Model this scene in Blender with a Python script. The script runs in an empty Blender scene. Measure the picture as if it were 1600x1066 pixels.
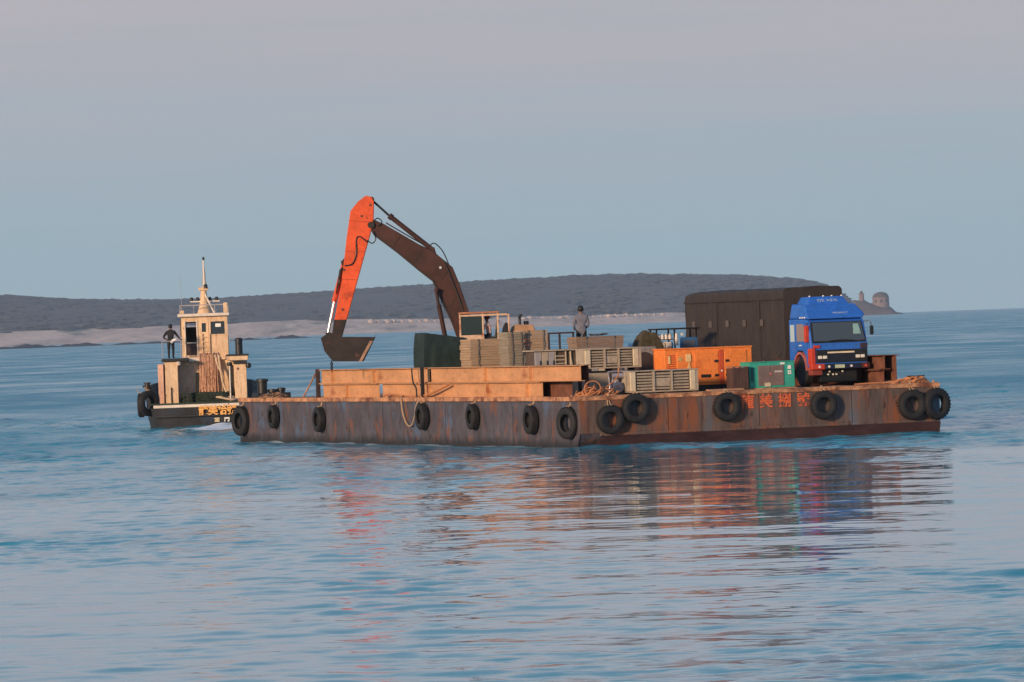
import bpy, bmesh, math, random
import numpy as np
from mathutils import Vector, Matrix, noise as mnoise

random.seed(7)
sc = bpy.context.scene
col = sc.collection
R = math.radians

# ------------------------------------------------------------------ camera, sky, sun, exposure
cam_d = bpy.data.cameras.new('camera')
cam = bpy.data.objects.new('camera', cam_d)
col.objects.link(cam)
cam_d.sensor_width = 36.0
cam_d.lens = 9200.0 / 1600.0 * 36.0
cam_d.clip_start = 1.0
cam_d.clip_end = 90000.0
ROLL = math.atan(0.0364)
PITCH = -math.atan(24.4 * math.cos(ROLL) / 9200.0)
cam.matrix_world = (Matrix.Translation((0, 0, 4.28)) @ Matrix.Rotation(R(90) + PITCH, 4, 'X')
                    @ Matrix.Rotation(-ROLL, 4, 'Z'))
sc.camera = cam

SUN_AZ = R(217)          # compass-like angle of the sun (0 = +Y, clockwise): behind the camera, to its left
SUN_EL = R(11)
world = bpy.data.worlds.new('World')
sc.world = world
world.use_nodes = True
nt = world.node_tree
for n in list(nt.nodes):
    nt.nodes.remove(n)
out = nt.nodes.new('ShaderNodeOutputWorld')
bg = nt.nodes.new('ShaderNodeBackground')
tc = nt.nodes.new('ShaderNodeTexCoord')
sep = nt.nodes.new('ShaderNodeSeparateXYZ')
nt.links.new(tc.outputs['Generated'], sep.inputs[0])
mp = nt.nodes.new('ShaderNodeMapping')
mp.inputs['Scale'].default_value = (2.2, 2.2, 55)
nt.links.new(tc.outputs['Generated'], mp.inputs[0])
cn = nt.nodes.new('ShaderNodeTexNoise')
cn.inputs['Scale'].default_value = 3.0
cn.inputs['Detail'].default_value = 4.0
nt.links.new(mp.outputs[0], cn.inputs[0])
ma = nt.nodes.new('ShaderNodeMath'); ma.operation = 'MULTIPLY_ADD'     # thin haze layers wobble the bands
ma.inputs[1].default_value = 0.030
nt.links.new(cn.outputs[0], ma.inputs[0])
sub = nt.nodes.new('ShaderNodeMath'); sub.operation = 'SUBTRACT'; sub.inputs[1].default_value = 0.015
nt.links.new(sep.outputs[2], sub.inputs[0])
nt.links.new(sub.outputs[0], ma.inputs[2])
ramp = nt.nodes.new('ShaderNodeValToRGB')
cr = ramp.color_ramp
stops = [(0.0, (.335, .495, .565)), (.018, (.355, .485, .56)), (.036, (.40, .475, .56)), (.058, (.51, .465, .52)),
         (.085, (.54, .545, .61)), (.13, (.52, .575, .66)), (.22, (.38, .50, .63)), (.5, (.20, .36, .56)), (1.0, (.11, .21, .40))]
cr.interpolation = 'B_SPLINE'
cr.elements[0].position, cr.elements[0].color = stops[0][0], stops[0][1] + (1,)
cr.elements[1].position, cr.elements[1].color = stops[-1][0], stops[-1][1] + (1,)
for p, c in stops[1:-1]:
    e = cr.elements.new(p); e.color = c + (1,)
nt.links.new(ma.outputs[0], ramp.inputs[0])
sky = nt.nodes.new('ShaderNodeTexSky')
sky.sky_type = 'NISHITA'
sky.sun_disc = False
sky.sun_elevation = SUN_EL
sky.sun_rotation = SUN_AZ
sky.air_density = 1.5
sky.dust_density = 2.0
skym = nt.nodes.new('ShaderNodeMixRGB'); skym.blend_type = 'MULTIPLY'; skym.inputs[0].default_value = 1
skym.inputs[2].default_value = (.06, .06, .06, 1)
nt.links.new(sky.outputs[0], skym.inputs[1])
mix = nt.nodes.new('ShaderNodeMixRGB'); mix.inputs[0].default_value = 0.12
nt.links.new(ramp.outputs[0], mix.inputs[1])
nt.links.new(skym.outputs[0], mix.inputs[2])
nt.links.new(mix.outputs[0], bg.inputs[0])
bg.inputs[1].default_value = 1.0
nt.links.new(bg.outputs[0], out.inputs[0])

sd = bpy.data.lights.new('sun', 'SUN')
sun = bpy.data.objects.new('sun', sd)
col.objects.link(sun)
sd.energy = 4.0
sd.angle = R(6)
sd.color = (1.0, .70, .44)
to_sun = Vector((math.sin(SUN_AZ) * math.cos(SUN_EL), math.cos(SUN_AZ) * math.cos(SUN_EL), math.sin(SUN_EL)))
sun.rotation_euler = to_sun.to_track_quat('Z', 'Y').to_euler()

sc.view_settings.view_transform = 'Standard'
sc.view_settings.look = 'None'
sc.view_settings.exposure = 0.0
sc.view_settings.gamma = 1.0
sc.render.engine = 'CYCLES'
sc.cycles.use_denoising = True
sc.cycles.max_bounces = 6
sc.cycles.volume_bounces = 1

# ------------------------------------------------------------------ materials
MATS = {}

def M(name, c, rough=.6, metal=0.0, var=.22, scale=3.0, rust=0.0, rustc=(.30, .10, .035), stretch=(1, 1, 1),
      rscale=1.4, bump=0.0, second=None, second_amt=.0, coat=0.0, spec=.5, wet=None, drip=None, drip_amt=.0):
    """procedural paint/metal/cloth: base colour with mottling, optional second colour patches, rust and relief"""
    if name in MATS:
        return MATS[name]
    m = bpy.data.materials.new(name)
    m.use_nodes = True
    t = m.node_tree
    b = t.nodes['Principled BSDF']
    tcn = t.nodes.new('ShaderNodeTexCoord')
    mpn = t.nodes.new('ShaderNodeMapping')
    mpn.inputs['Scale'].default_value = stretch
    t.links.new(tcn.outputs['Object'], mpn.inputs[0])

    def nz(s, d=5.0, off=0.0):
        k = t.nodes.new('ShaderNodeTexNoise')
        k.inputs['Scale'].default_value = s
        k.inputs['Detail'].default_value = d
        k.inputs['Roughness'].default_value = .62
        mm = t.nodes.new('ShaderNodeMapping')
        mm.inputs['Location'].default_value = (off, off * .7, off * 1.3)
        t.links.new(mpn.outputs[0], mm.inputs[0])
        t.links.new(mm.outputs[0], k.inputs[0])
        return k

    def rmp(src, lo, hi):
        k = t.nodes.new('ShaderNodeMapRange')
        k.inputs['From Min'].default_value = lo
        k.inputs['From Max'].default_value = hi
        t.links.new(src, k.inputs[0])
        return k.outputs[0]

    def mx(f, a, bb):
        k = t.nodes.new('ShaderNodeMixRGB')
        t.links.new(f, k.inputs[0])
        for i, v in ((1, a), (2, bb)):
            if isinstance(v, tuple):
                k.inputs[i].default_value = v + (1,)
            else:
                t.links.new(v, k.inputs[i])
        return k.outputs[0]
    n1 = nz(scale)
    lo = tuple(x * (1 - var) for x in c)
    hi = tuple(min(1, x * (1 + var)) for x in c)
    cur = mx(rmp(n1.outputs[0], .3, .7), lo, hi)
    n9 = nz(scale * 5.5, 6, 31.0)
    gmx = t.nodes.new('ShaderNodeMixRGB'); gmx.blend_type = 'MULTIPLY'; gmx.inputs[0].default_value = 1
    gv = t.nodes.new('ShaderNodeMapRange'); gv.inputs['From Min'].default_value = .30; gv.inputs['From Max'].default_value = .52
    gv.inputs['To Min'].default_value = .72; gv.inputs['To Max'].default_value = 1.0
    t.links.new(n9.outputs[0], gv.inputs[0]); t.links.new(cur, gmx.inputs[1]); t.links.new(gv.outputs[0], gmx.inputs[2])
    cur = gmx.outputs[0]
    if second:
        n3 = nz(rscale * .8, 4, 13.0)
        cur = mx(rmp(n3.outputs[0], .62 - second_amt, .72 - second_amt), cur, second)
    if rust > 0:
        n2 = nz(rscale, 7, 5.0)
        cur = mx(rmp(n2.outputs[0], .68 - .3 * rust, .80 - .28 * rust), cur, rustc)
        rr = t.nodes.new('ShaderNodeMapRange')
        rr.inputs['To Min'].default_value = rough
        rr.inputs['To Max'].default_value = .9
        t.links.new(n2.outputs[0], rr.inputs[0])
        t.links.new(rr.outputs[0], b.inputs['Roughness'])
    else:
        b.inputs['Roughness'].default_value = rough
    if drip is not None:                                 # rust runs: thin, long and ragged
        md = t.nodes.new('ShaderNodeMapping'); md.inputs['Scale'].default_value = (5.0, 5.0, .35)
        t.links.new(tcn.outputs['Object'], md.inputs[0])
        kd = t.nodes.new('ShaderNodeTexNoise'); kd.inputs['Scale'].default_value = 1.0; kd.inputs['Detail'].default_value = 6; kd.inputs['Roughness'].default_value = .7
        t.links.new(md.outputs[0], kd.inputs[0])
        cur = mx(rmp(kd.outputs[0], .60 - drip_amt, .72 - drip_amt), cur, drip)
        kp = nz(5.5, 8, 41.0)
        cur = mx(rmp(kp.outputs[0], .66 - drip_amt, .70 - drip_amt), cur, tuple(x * .55 for x in drip))
    if wet is not None:                                  # slimy band just above the waterline, ragged edge
        sp = t.nodes.new('ShaderNodeSeparateXYZ'); t.links.new(tcn.outputs['Object'], sp.inputs[0])
        nw = nz(2.5, 5, 21.0)
        ad = t.nodes.new('ShaderNodeMath'); ad.operation = 'MULTIPLY_ADD'; ad.inputs[1].default_value = -.55
        t.links.new(nw.outputs[0], ad.inputs[0]); t.links.new(sp.outputs[2], ad.inputs[2])
        cur = mx(rmp(ad.outputs[0], wet - .02, wet - .30), cur, (.020, .019, .022))
    t.links.new(cur, b.inputs['Base Color'])
    b.inputs['Metallic'].default_value = metal
    b.inputs['Specular IOR Level'].default_value = spec
    if coat:
        b.inputs['Coat Weight'].default_value = coat
    if bump:
        bp = t.nodes.new('ShaderNodeBump')
        bp.inputs['Strength'].default_value = .6
        bp.inputs['Distance'].default_value = bump
        nb = nz(scale * 2.2, 6, 3.0)
        t.links.new(nb.outputs[0], bp.inputs['Height'])
        t.links.new(bp.outputs[0], b.inputs['Normal'])
    MATS[name] = m
    return m

def emis(name, c, s):
    m = bpy.data.materials.new(name); m.use_nodes = True
    b = m.node_tree.nodes['Principled BSDF']
    b.inputs['Base Color'].default_value = c + (1,)
    b.inputs['Emission Color'].default_value = c + (1,)
    b.inputs['Emission Strength'].default_value = s
    return m

def glassm(name, c=(.03, .04, .05), rough=.08):
    m = bpy.data.materials.new(name); m.use_nodes = True
    b = m.node_tree.nodes['Principled BSDF']
    b.inputs['Base Color'].default_value = c + (1,)
    b.inputs['Roughness'].default_value = rough
    b.inputs['Specular IOR Level'].default_value = .6
    return m

hull_side = M('hull side paint', (.078, .072, .092), .6, var=.38, scale=1.6, rust=.44, rustc=(.20, .075, .035), stretch=(1, .9, .5),
              rscale=1.5, bump=.02, second=(.075, .115, .19), second_amt=.06, wet=.12, drip=(.10, .05, .038), drip_amt=.05)
hull_bow = M('hull bow paint', (.115, .082, .075), .65, var=.35, scale=1.8, rust=.60, rustc=(.22, .075, .036), stretch=(1, 1, .22),
             rscale=1.7, bump=.02, second=(.10, .12, .16), second_amt=.05, drip=(.085, .04, .032), drip_amt=.06)
hull_low = M('antifouling', (.055, .024, .024), .55, var=.35, scale=2.5, stretch=(.5, .5, 1.5), bump=.015)
rust_edge = M('rusty deck edge', (.52, .25, .13), .8, var=.5, scale=4, rust=.62, rustc=(.17, .06, .035), bump=.02)
deck_m = M('rusty deck', (.40, .17, .08), .85, var=.35, scale=2, rust=.3, rustc=(.16, .06, .03), bump=.02)
beam_m = M('primer orange steel', (.58, .29, .14), .65, var=.16, scale=1.3, rust=.34, rustc=(.30, .09, .04), stretch=(1, .5, 1.2), rscale=1.1, bump=.006)
beam_d = M('brown steel', (.17, .065, .04), .7, var=.35, scale=3, rust=.4, rustc=(.09, .035, .025), bump=.01)
rubber = M('old tyre rubber', (.015, .0145, .017), .75, var=.4, scale=6, bump=.01)
rope_o = M('orange rope', (.50, .20, .085), .85, var=.3, scale=9)
rope_b = M('tan rope', (.45, .30, .19), .9, var=.35, scale=9)
black = M('black steel', (.014, .014, .016), .5, var=.3)
darkbrown = M('dark brown steel', (.05, .028, .026), .7, var=.4, scale=5, rust=.3, rustc=(.12, .04, .02))
tarp_m = M('dark brown tarpaulin', (.038, .029, .028), .75, var=.25, scale=2.0, stretch=(1, 1, .5), bump=.02)
tarp_g = M('dark green tarpaulin', (.016, .032, .030), .6, var=.4, scale=2.2, bump=.03)
tarp_o = M('olive tarpaulin', (.065, .048, .022), .8, var=.4, scale=4, bump=.03)
blue = M('truck blue paint', (.020, .14, .56), .35, var=.12, scale=2, coat=.2, rust=.22, rustc=(.035, .09, .26), rscale=3)
red_p = M('truck red paint', (.55, .05, .02), .45, var=.15)
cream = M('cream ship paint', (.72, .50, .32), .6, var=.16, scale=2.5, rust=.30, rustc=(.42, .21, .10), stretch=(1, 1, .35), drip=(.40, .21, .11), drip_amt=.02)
white_p = M('off white paint', (.74, .64, .55), .6, var=.14, rust=.3, rustc=(.45, .27, .16), drip=(.45, .28, .18), drip_amt=.0)
beige = M('beige cabinet paint', (.40, .33, .26), .6, var=.22, scale=4, rust=.3, rustc=(.24, .16, .11), drip=(.22, .14, .10), drip_amt=.0)
beige_l = M('pale cabinet paint', (.62, .52, .38), .6, var=.14, scale=4)
grey_c = M('grey cabinet paint', (.34, .32, .34), .55, var=.2, scale=4)
brown_i = M('dark cabinet inside', (.10, .07, .055), .8, var=.3)
sheet_m = M('stacked board edges', (.40, .28, .19), .85, var=.3, scale=4, stretch=(.3, .3, 6))
sheet_d = M('shaded board edges', (.27, .23, .18), .85, var=.35, scale=4, stretch=(.3, .3, 6))  # shade of the stack's dark half put into the board colour
orange = M('orange generator paint', (.86, .235, .045), .45, var=.14, scale=2, rust=.3, rustc=(.60, .12, .03), drip=(.42, .09, .03), drip_amt=-.03)
orange_d = M('red orange strip', (.58, .085, .025), .5, var=.15)
teal = M('teal generator paint', (.035, .36, .27), .45, var=.12, rust=.08, rustc=(.03, .16, .12))
door_g = M('grey brown door', (.19, .135, .13), .6, var=.2)
exc_o = M('excavator orange red', (.72, .085, .018), .5, var=.2, scale=1.6, rust=.34, rustc=(.34, .045, .018), bump=.004, drip=(.16, .03, .015), drip_amt=-.01)
exc_b = M('excavator dirty brown', (.048, .016, .013), .65, var=.4, scale=1.6, rust=.35, rustc=(.045, .022, .02), bump=.006)
exc_k = M('bucket steel', (.022, .014, .014), .6, var=.45, scale=3, rust=.25, rustc=(.13, .05, .03), bump=.01)
chrome = M('polished rod', (.85, .82, .80), .25, metal=.6, var=.05)
glass = glassm('dark window glass')
glass_p = glassm('pale window glass', (.30, .36, .38), .15)
wood_g = M('dark green deck', (.02, .035, .025), .7, var=.5, scale=4)
skin_m = M('skin', (.20, .105, .075), .6, var=.1)
cloth_b = M('black clothing', (.013, .013, .017), .85, var=.3)
cloth_g = M('grey blue shirt', (.16, .165, .21), .85, var=.2, scale=8)
cloth_p = M('pink white shirt', (.66, .42, .38), .85, var=.2, scale=8)
hair_m = M('black hair', (.008, .008, .009), .6, var=.2)
white_l = M('white lettering', (.82, .80, .78), .6, var=.08)
lamp_w = M('lamp lens', (.85, .80, .70), .2, var=.05)
red_txt = M('orange red lettering', (.72, .14, .05), .7, var=.35, scale=9, rust=.46, rustc=(.22, .085, .055), rscale=4)
yel_txt = M('yellow orange lettering', (.85, .42, .12), .6, var=.2, scale=7)

# ------------------------------------------------------------------ mesh helpers
def link(o, parent=None):
    col.objects.link(o)
    if parent is not None:
        o.parent = parent
    return o

def thing(name, label, cat, loc=(0, 0, 0), rz=0.0, group=None):
    o = bpy.data.objects.new(name, None)
    o.empty_display_size = .2
    link(o)
    o.location = loc
    o.rotation_euler = (0, 0, rz)
    o['label'] = label
    o['category'] = cat
    if group:
        o['group'] = group
    return o

def tag(o, label, cat, group=None):
    o['label'] = label; o['category'] = cat
    if group:
        o['group'] = group
    return o

class MB:
    def __init__(s):
        s.v = []; s.f = []

    def add(s, vs, fs):
        n = len(s.v)
        s.v += [tuple(x) for x in vs]
        s.f += [tuple(i + n for i in f) for f in fs]
        return s

    def box(s, x0, x1, y0, y1, z0, z1):
        return s.add([(x0, y0, z0), (x1, y0, z0), (x1, y1, z0), (x0, y1, z0), (x0, y0, z1), (x1, y0, z1), (x1, y1, z1), (x0, y1, z1)],
                     [(3, 2, 1, 0), (4, 5, 6, 7), (0, 1, 5, 4), (1, 2, 6, 5), (2, 3, 7, 6), (3, 0, 4, 7)])

    def prism(s, poly, a0, a1, axis='y', inset=0.0):
        """poly: 2-D outline; axis 'y': outline in x,z; 'x': outline in y,z; 'z': outline in x,y"""
        def p(q, a):
            return (q[0], a, q[1]) if axis == 'y' else (a, q[0], q[1]) if axis == 'x' else (q[0], q[1], a)
        n = len(poly)
        area = sum(poly[i][0] * poly[(i + 1) % n][1] - poly[(i + 1) % n][0] * poly[i][1] for i in range(n))
        pl = list(poly) if area > 0 else list(reversed(poly))
        fs = [tuple(range(n)), tuple(range(2 * n - 1, n - 1, -1))]
        fs += [(i, i + n, (i + 1) % n + n, (i + 1) % n) for i in range(n)]
        if axis == 'x':
            fs = [tuple(reversed(f)) for f in fs]
        if axis == 'z':
            fs = [tuple(reversed(f)) for f in fs]
        return s.add([p(q, a0) for q in pl] + [p(q, a1) for q in pl], fs)

    def cyl(s, p0, p1, r0, r1=None, n=14, caps=True):
        r1 = r0 if r1 is None else r1
        p0, p1 = Vector(p0), Vector(p1)
        q = (p1 - p0).to_track_quat('Z', 'Y')
        ring = [Vector((math.cos(2 * math.pi * i / n), math.sin(2 * math.pi * i / n), 0)) for i in range(n)]
        vs = [p0 + q @ (r0 * c) for c in ring] + [p1 + q @ (r1 * c) for c in ring]
        fs = [(i, (i + 1) % n, (i + 1) % n + n, i + n) for i in range(n)]
        if caps:
            fs += [tuple(range(n - 1, -1, -1)), tuple(range(n, 2 * n))]
        return s.add(vs, fs)

    def tube(s, pts, r, n=6, res=4, closed=False):
        P = [Vector(p) for p in pts]
        if res > 1 and len(P) > 2:
            Q = []
            m = len(P)
            for i in range(m if closed else m - 1):
                a, b = P[i], P[(i + 1) % m]
                p0 = P[(i - 1) % m] if (closed or i > 0) else a
                p3 = P[(i + 2) % m] if (closed or i + 2 < m) else b
                for k in range(res):
                    t = k / res
                    Q.append(.5 * ((2 * a) + (b - p0) * t + (2 * p0 - 5 * a + 4 * b - p3) * t * t + (3 * a - p0 - 3 * b + p3) * t ** 3))
            if not closed:
                Q.append(P[-1])
            P = Q
        m = len(P)
        vs = []; fs = []
        for i, p in enumerate(P):
            a = P[(i - 1) % m] if (closed or i > 0) else p
            b = P[(i + 1) % m] if (closed or i < m - 1) else p
            q = (b - a).to_track_quat('Z', 'Y')
            vs += [p + q @ Vector((r * math.cos(2 * math.pi * k / n), r * math.sin(2 * math.pi * k / n), 0)) for k in range(n)]
        for i in range(m if closed else m - 1):
            j = (i + 1) % m
            fs += [(i * n + k, i * n + (k + 1) % n, j * n + (k + 1) % n, j * n + k) for k in range(n)]
        if not closed:
            fs += [tuple(range(n - 1, -1, -1)), tuple(range((m - 1) * n, m * n))]
        return s.add(vs, fs)

    def lathe(s, prof, n=24, axis='z', c=(0, 0, 0), closed=False):
        """prof: (radius, height) along the axis"""
        vs = []; fs = []
        m = len(prof)
        for i in range(n):
            a = 2 * math.pi * i / n
            for r, h in prof:
                x, y = r * math.cos(a), r * math.sin(a)
                p = (x, y, h) if axis == 'z' else (x, h, y) if axis == 'y' else (h, x, y)
                vs.append((p[0] + c[0], p[1] + c[1], p[2] + c[2]))
        for i in range(n):
            j = (i + 1) % n
            for k in range(m if closed else m - 1):
                l = (k + 1) % m
                fs.append((i * m + k, j * m + k, j * m + l, i * m + l))
        if not closed:
            if prof[0][0] > 1e-6:
                fs.append(tuple(i * m for i in range(n - 1, -1, -1)))
            if prof[-1][0] > 1e-6:
                fs.append(tuple(i * m + m - 1 for i in range(n)))
        return s.add(vs, fs)

    def build(s, name, mat, parent=None, bevel=0.0, smooth=False, loc=None, seg=2):
        me = bpy.data.meshes.new(name)
        me.from_pydata(s.v, [], s.f)
        bmx = bmesh.new(); bmx.from_mesh(me)
        bmesh.ops.recalc_face_normals(bmx, faces=bmx.faces)
        bmx.to_mesh(me); bmx.free()
        me.materials.append(mat)
        if smooth:
            me.shade_smooth()
            me.set_sharp_from_angle(angle=R(40))
        o = bpy.data.objects.new(name, me)
        link(o, parent)
        if loc:
            o.location = loc
        if bevel:
            b = o.modifiers.new('bevel', 'BEVEL')
            b.width = bevel; b.segments = seg; b.limit_method = 'ANGLE'
        return o

def inst(o, parent, loc=None, rot=None, scale=None):
    c = o.copy()
    link(c, parent)
    if loc is not None:
        c.location = loc
    if rot is not None:
        c.rotation_euler = rot
    if scale is not None:
        c.scale = scale
    return c

def text(name, s, size, mat, parent, loc, rot, ext=.006, bold=0.0, sx=1.0, align='CENTER'):
    cu = bpy.data.curves.new(name, 'FONT')
    cu.body = s; cu.size = size; cu.extrude = ext; cu.offset = bold
    cu.align_x = align; cu.align_y = 'CENTER'
    cu.resolution_u = 3
    tmp = bpy.data.objects.new(name, cu)
    col.objects.link(tmp)
    dg = bpy.context.evaluated_depsgraph_get()
    me = bpy.data.meshes.new_from_object(tmp.evaluated_get(dg))
    col.objects.unlink(tmp)
    bpy.data.objects.remove(tmp)
    me.materials.clear(); me.materials.append(mat)
    o = bpy.data.objects.new(name, me)
    link(o, parent)
    o.location = loc; o.rotation_euler = rot; o.scale = (sx, 1, 1)
    return o

# barge frame: u along the bow, v along the side to the stern
BO = Vector((2.2, 201.5, 0)); BU = Vector((.937, .3493, 0)); BV = Vector((-.3493, .937, 0))
BRZ = math.atan2(.3493, .937)
BW, BL, DZ = 13.55, 38.0, 1.71

def B(u, v, z=0.0):
    p = BO + u * BU + v * BV
    return (p.x, p.y, z)

# ------------------------------------------------------------------ sea
def sea():
    ys = [58.0]
    while ys[-1] < 345:
        y = ys[-1]
        ys.append(y + .085 + .11 * max(0, (y - 62) / 60) ** 1.25)
    ys = np.array(ys)
    xs = np.linspace(-38, 38, 560)
    X, Y = np.meshgrid(xs, ys)
    rng = np.random.default_rng(3)
    # barge-local coordinates, for the water disturbed along the hull
    du = (X - BO.x) * BU.x + (Y - BO.y) * BU.y
    dv = (X - BO.x) * BV.x + (Y - BO.y) * BV.y
    ex = np.maximum(np.maximum(-du, du - BW), 0); ey = np.maximum(np.maximum(-dv, dv - BL), 0)
    hd = np.hypot(ex, ey)                                        # distance to the hull

    def vn(sx, sy, seed, octv=3):
        r = np.random.default_rng(seed)
        out = np.zeros_like(X); a = 1.0
        for o in range(octv):
            for k in range(7):
                th = r.uniform(0, 6.283); ph = r.uniform(0, 6.283)
                f = (2 ** o) * r.uniform(.6, 1.4)
                out += a * np.sin(f * (np.cos(th) * X / sx + np.sin(th) * Y / sy) * 6.283 + ph)
            a *= .55
        return out / 4.5
    patch = vn(26, 60, 11, 3)                                    # wind lanes
    streak = vn(9, 28, 23, 3)
    sm = lambda a, b, t: (lambda q: q * q * (3 - 2 * q))(np.clip((t - a) / (b - a), 0, 1))
    rip = .04 + sm(.2, 1.4, patch * .75 + streak * .55) * (.2 + .3 * sm(-6, 10, X))
    rip = np.maximum(rip, sm(193, 222, Y + 5 * patch - .15 * X))           # breeze beyond the lee of the barge
    rip = np.maximum(rip, (.12 + .75 * sm(-4, 8, X)) * sm(90, 68, Y - .30 * X + 6 * streak))   # a breeze line near the shore we stand on
    lane = np.exp(-((Y - 128 - .1 * X + 5 * streak) / 13) ** 2) * sm(-1.0, -7, X + 2 * patch)
    rip = np.maximum(rip, .7 * lane)
    rip = np.maximum(rip, .30 * sm(-4.5, -8, X + 1.5 * patch) * sm(120, 150, Y))
    rip = np.maximum(rip, .62 * sm(3.0, -1.0, X + 1.2 * streak) * sm(150, 165, Y))
    rip = np.maximum(rip, .9 * np.exp(-((du - BW - 3) / 4.5) ** 2 - (dv / 7) ** 2))
    stir = sm(.5, -2, dv) * sm(-27, -18, dv + 5 * streak) * sm(-1.5, 2.5, du + .12 * dv + 1.5 * patch)   # stirred water off the bow
    lee = np.exp(-((X - 5.3 - .5 * streak) / 6.3) ** 4 - ((Y - 146 - 4 * streak) / 32) ** 4)              # the calm sheet that mirrors the barge
    rip = rip * (1 - .92 * lee)
    rip = np.clip(np.maximum(rip, 1.0 * stir), 0, 1.2)
    Z = np.zeros_like(X)
    for k in range(20):                                           # low swell, always there
        lam = np.exp(rng.uniform(np.log(2.0), np.log(9.0))); th = rng.normal(1.35, .5); ph = rng.uniform(0, 6.283)
        kk = 6.283 / lam
        Z += (.0024 / kk) * np.sin(kk * (np.cos(th) * X + np.sin(th) * Y) + ph)
    Z *= 1 + .9 * (1 - lee)
    Zs = np.zeros_like(X)
    for k in range(44):                                           # short wavelets, damped on the calm sheet
        lam = np.exp(rng.uniform(np.log(.42), np.log(2.0))); th = rng.normal(1.35, .6); ph = rng.uniform(0, 6.283)
        kk = 6.283 / lam
        Zs += (.0100 / kk) * np.sin(kk * (np.cos(th) * X + np.sin(th) * Y) + ph)
    Z += Zs * (.8 + .9 * np.exp(-((X + 2.0) / 3.2) ** 2)) * (.15 + .85 * (1 - lee)) * (.8 + .35 * np.clip(streak, -1, 1))
    Zr = np.zeros_like(X)
    for k in range(60):
        lam = np.exp(rng.uniform(np.log(.38), np.log(3.6))); th = rng.normal(1.3, .7); ph = rng.uniform(0, 6.283)
        kk = 6.283 / lam
        Zr += (.027 / kk) * np.sin(kk * (np.cos(th) * X + np.sin(th) * Y) + ph)
    Z += Zr * (rip ** 1.3) * (.7 + .55 * np.clip(streak, -1, 1))
    # bow wave and the wash behind the tug
    Z += .05 * np.exp(-((hd - .8) / .7) ** 2) * sm(1.0, -.5, dv) * (1 + .6 * np.sin(du * 1.7 + 3 * streak))
    tx, ty = X + 13.2, Y - 271
    wash = np.exp(-(tx / 2.4) ** 2 - (ty / 5.5) ** 2)
    Z += .16 * wash * (1 + .7 * np.sin(tx * 2.4 + streak * 3) * np.cos(ty * 1.1))
    edge = np.minimum(np.minimum(sm(58, 62, Y), sm(345, 330, Y)), np.minimum(sm(-38, -36, X), sm(38, 36, X)))
    Z *= edge
    foam = np.clip(1.05 * np.exp(-((tx + .3) / 2.1) ** 2 - ((ty + 2) / 4.5) ** 2), 0, 1)
    foam = np.maximum(foam, .5 * np.exp(-((X + 17.2) / .9) ** 2 - ((Y - 277) / 4) ** 2))
    foam = np.maximum(foam, .60 * np.exp(-(hd / .9) ** 2))
    foam = np.maximum(foam, .50 * np.exp(-((du - BW - 2.0) / 2.5) ** 2 - ((dv + 1) / 3.5) ** 2))
    foam = np.maximum(foam, .42 * np.exp(-((hd - 1.2) / .8) ** 2) * sm(.5, -.5, dv))
    ny, nx = X.shape
    V = np.stack([X, Y, Z], -1).reshape(-1, 3)
    idx = np.arange(nx * ny).reshape(ny, nx)
    Q = np.stack([idx[:-1, :-1], idx[:-1, 1:], idx[1:, 1:], idx[1:, :-1]], -1).reshape(-1, 4)
    # flat water all round, out to the horizon
    n0 = len(V)
    FX, Y0, Y1 = 12000.0, -400.0, 21000.0
    ye = float(ys[-1])
    V2 = np.array([(-FX, Y0, 0), (FX, Y0, 0), (FX, 58, 0), (38, 58, 0), (-38, 58, 0), (-FX, 58, 0),
                   (-FX, ye, 0), (-38, ye, 0), (38, ye, 0), (FX, ye, 0), (FX, Y1, 0), (-FX, Y1, 0)], float)
    V = np.concatenate([V, V2])
    q2 = [(0, 1, 2, 5), (5, 4, 7, 6), (3, 2, 9, 8), (6, 9, 10, 11)]
    Q = np.concatenate([Q, np.array(q2) + n0])
    me = bpy.data.meshes.new('sea')
    me.vertices.add(len(V)); me.vertices.foreach_set('co', V.ravel())
    me.loops.add(Q.size); me.loops.foreach_set('vertex_index', Q.ravel().astype(np.int32))
    me.polygons.add(len(Q)); me.polygons.foreach_set('loop_start', np.arange(0, Q.size, 4, dtype=np.int32))
    me.update(calc_edges=True)
    me.polygons.foreach_set('use_smooth', np.ones(len(Q), bool))
    fine = sm(120, 330, Y)                                       # wavelets too small for the mesh
    for nm, arr, fill in (('ripple', rip, 1.0), ('foam', foam, 0.0), ('fine', fine, 1.0)):
        a = me.attributes.new(nm, 'FLOAT', 'POINT')
        a.data.foreach_set('value', np.concatenate([arr.ravel(), np.full(len(V2), fill)]).astype(np.float32))
    m = bpy.data.materials.new('sea water'); m.use_nodes = True
    t = m.node_tree; b = t.nodes['Principled BSDF']
    geo = t.nodes.new('ShaderNodeNewGeometry')
    at = t.nodes.new('ShaderNodeAttribute'); at.attribute_name = 'ripple'
    af = t.nodes.new('ShaderNodeAttribute'); af.attribute_name = 'foam'

    # gusts break the rippled areas into lanes
    gm = t.nodes.new('ShaderNodeMapping'); gm.inputs['Scale'].default_value = (.045, .016, 1); gm.inputs['Rotation'].default_value = (0, 0, .12)
    t.links.new(geo.outputs['Position'], gm.inputs[0])
    gn = t.nodes.new('ShaderNodeTexNoise'); gn.inputs['Scale'].default_value = 1; gn.inputs['Detail'].default_value = 6; gn.inputs['Roughness'].default_value = .68
    t.links.new(gm.outputs[0], gn.inputs[0])
    gr = t.nodes.new('ShaderNodeMapRange'); gr.inputs['From Min'].default_value = .34; gr.inputs['From Max'].default_value = .62
    gr.inputs['To Min'].default_value = .30; gr.inputs['To Max'].default_value = 1.12
    t.links.new(gn.outputs[0], gr.inputs[0])
    gx = t.nodes.new('ShaderNodeMath'); gx.operation = 'MULTIPLY'
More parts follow.
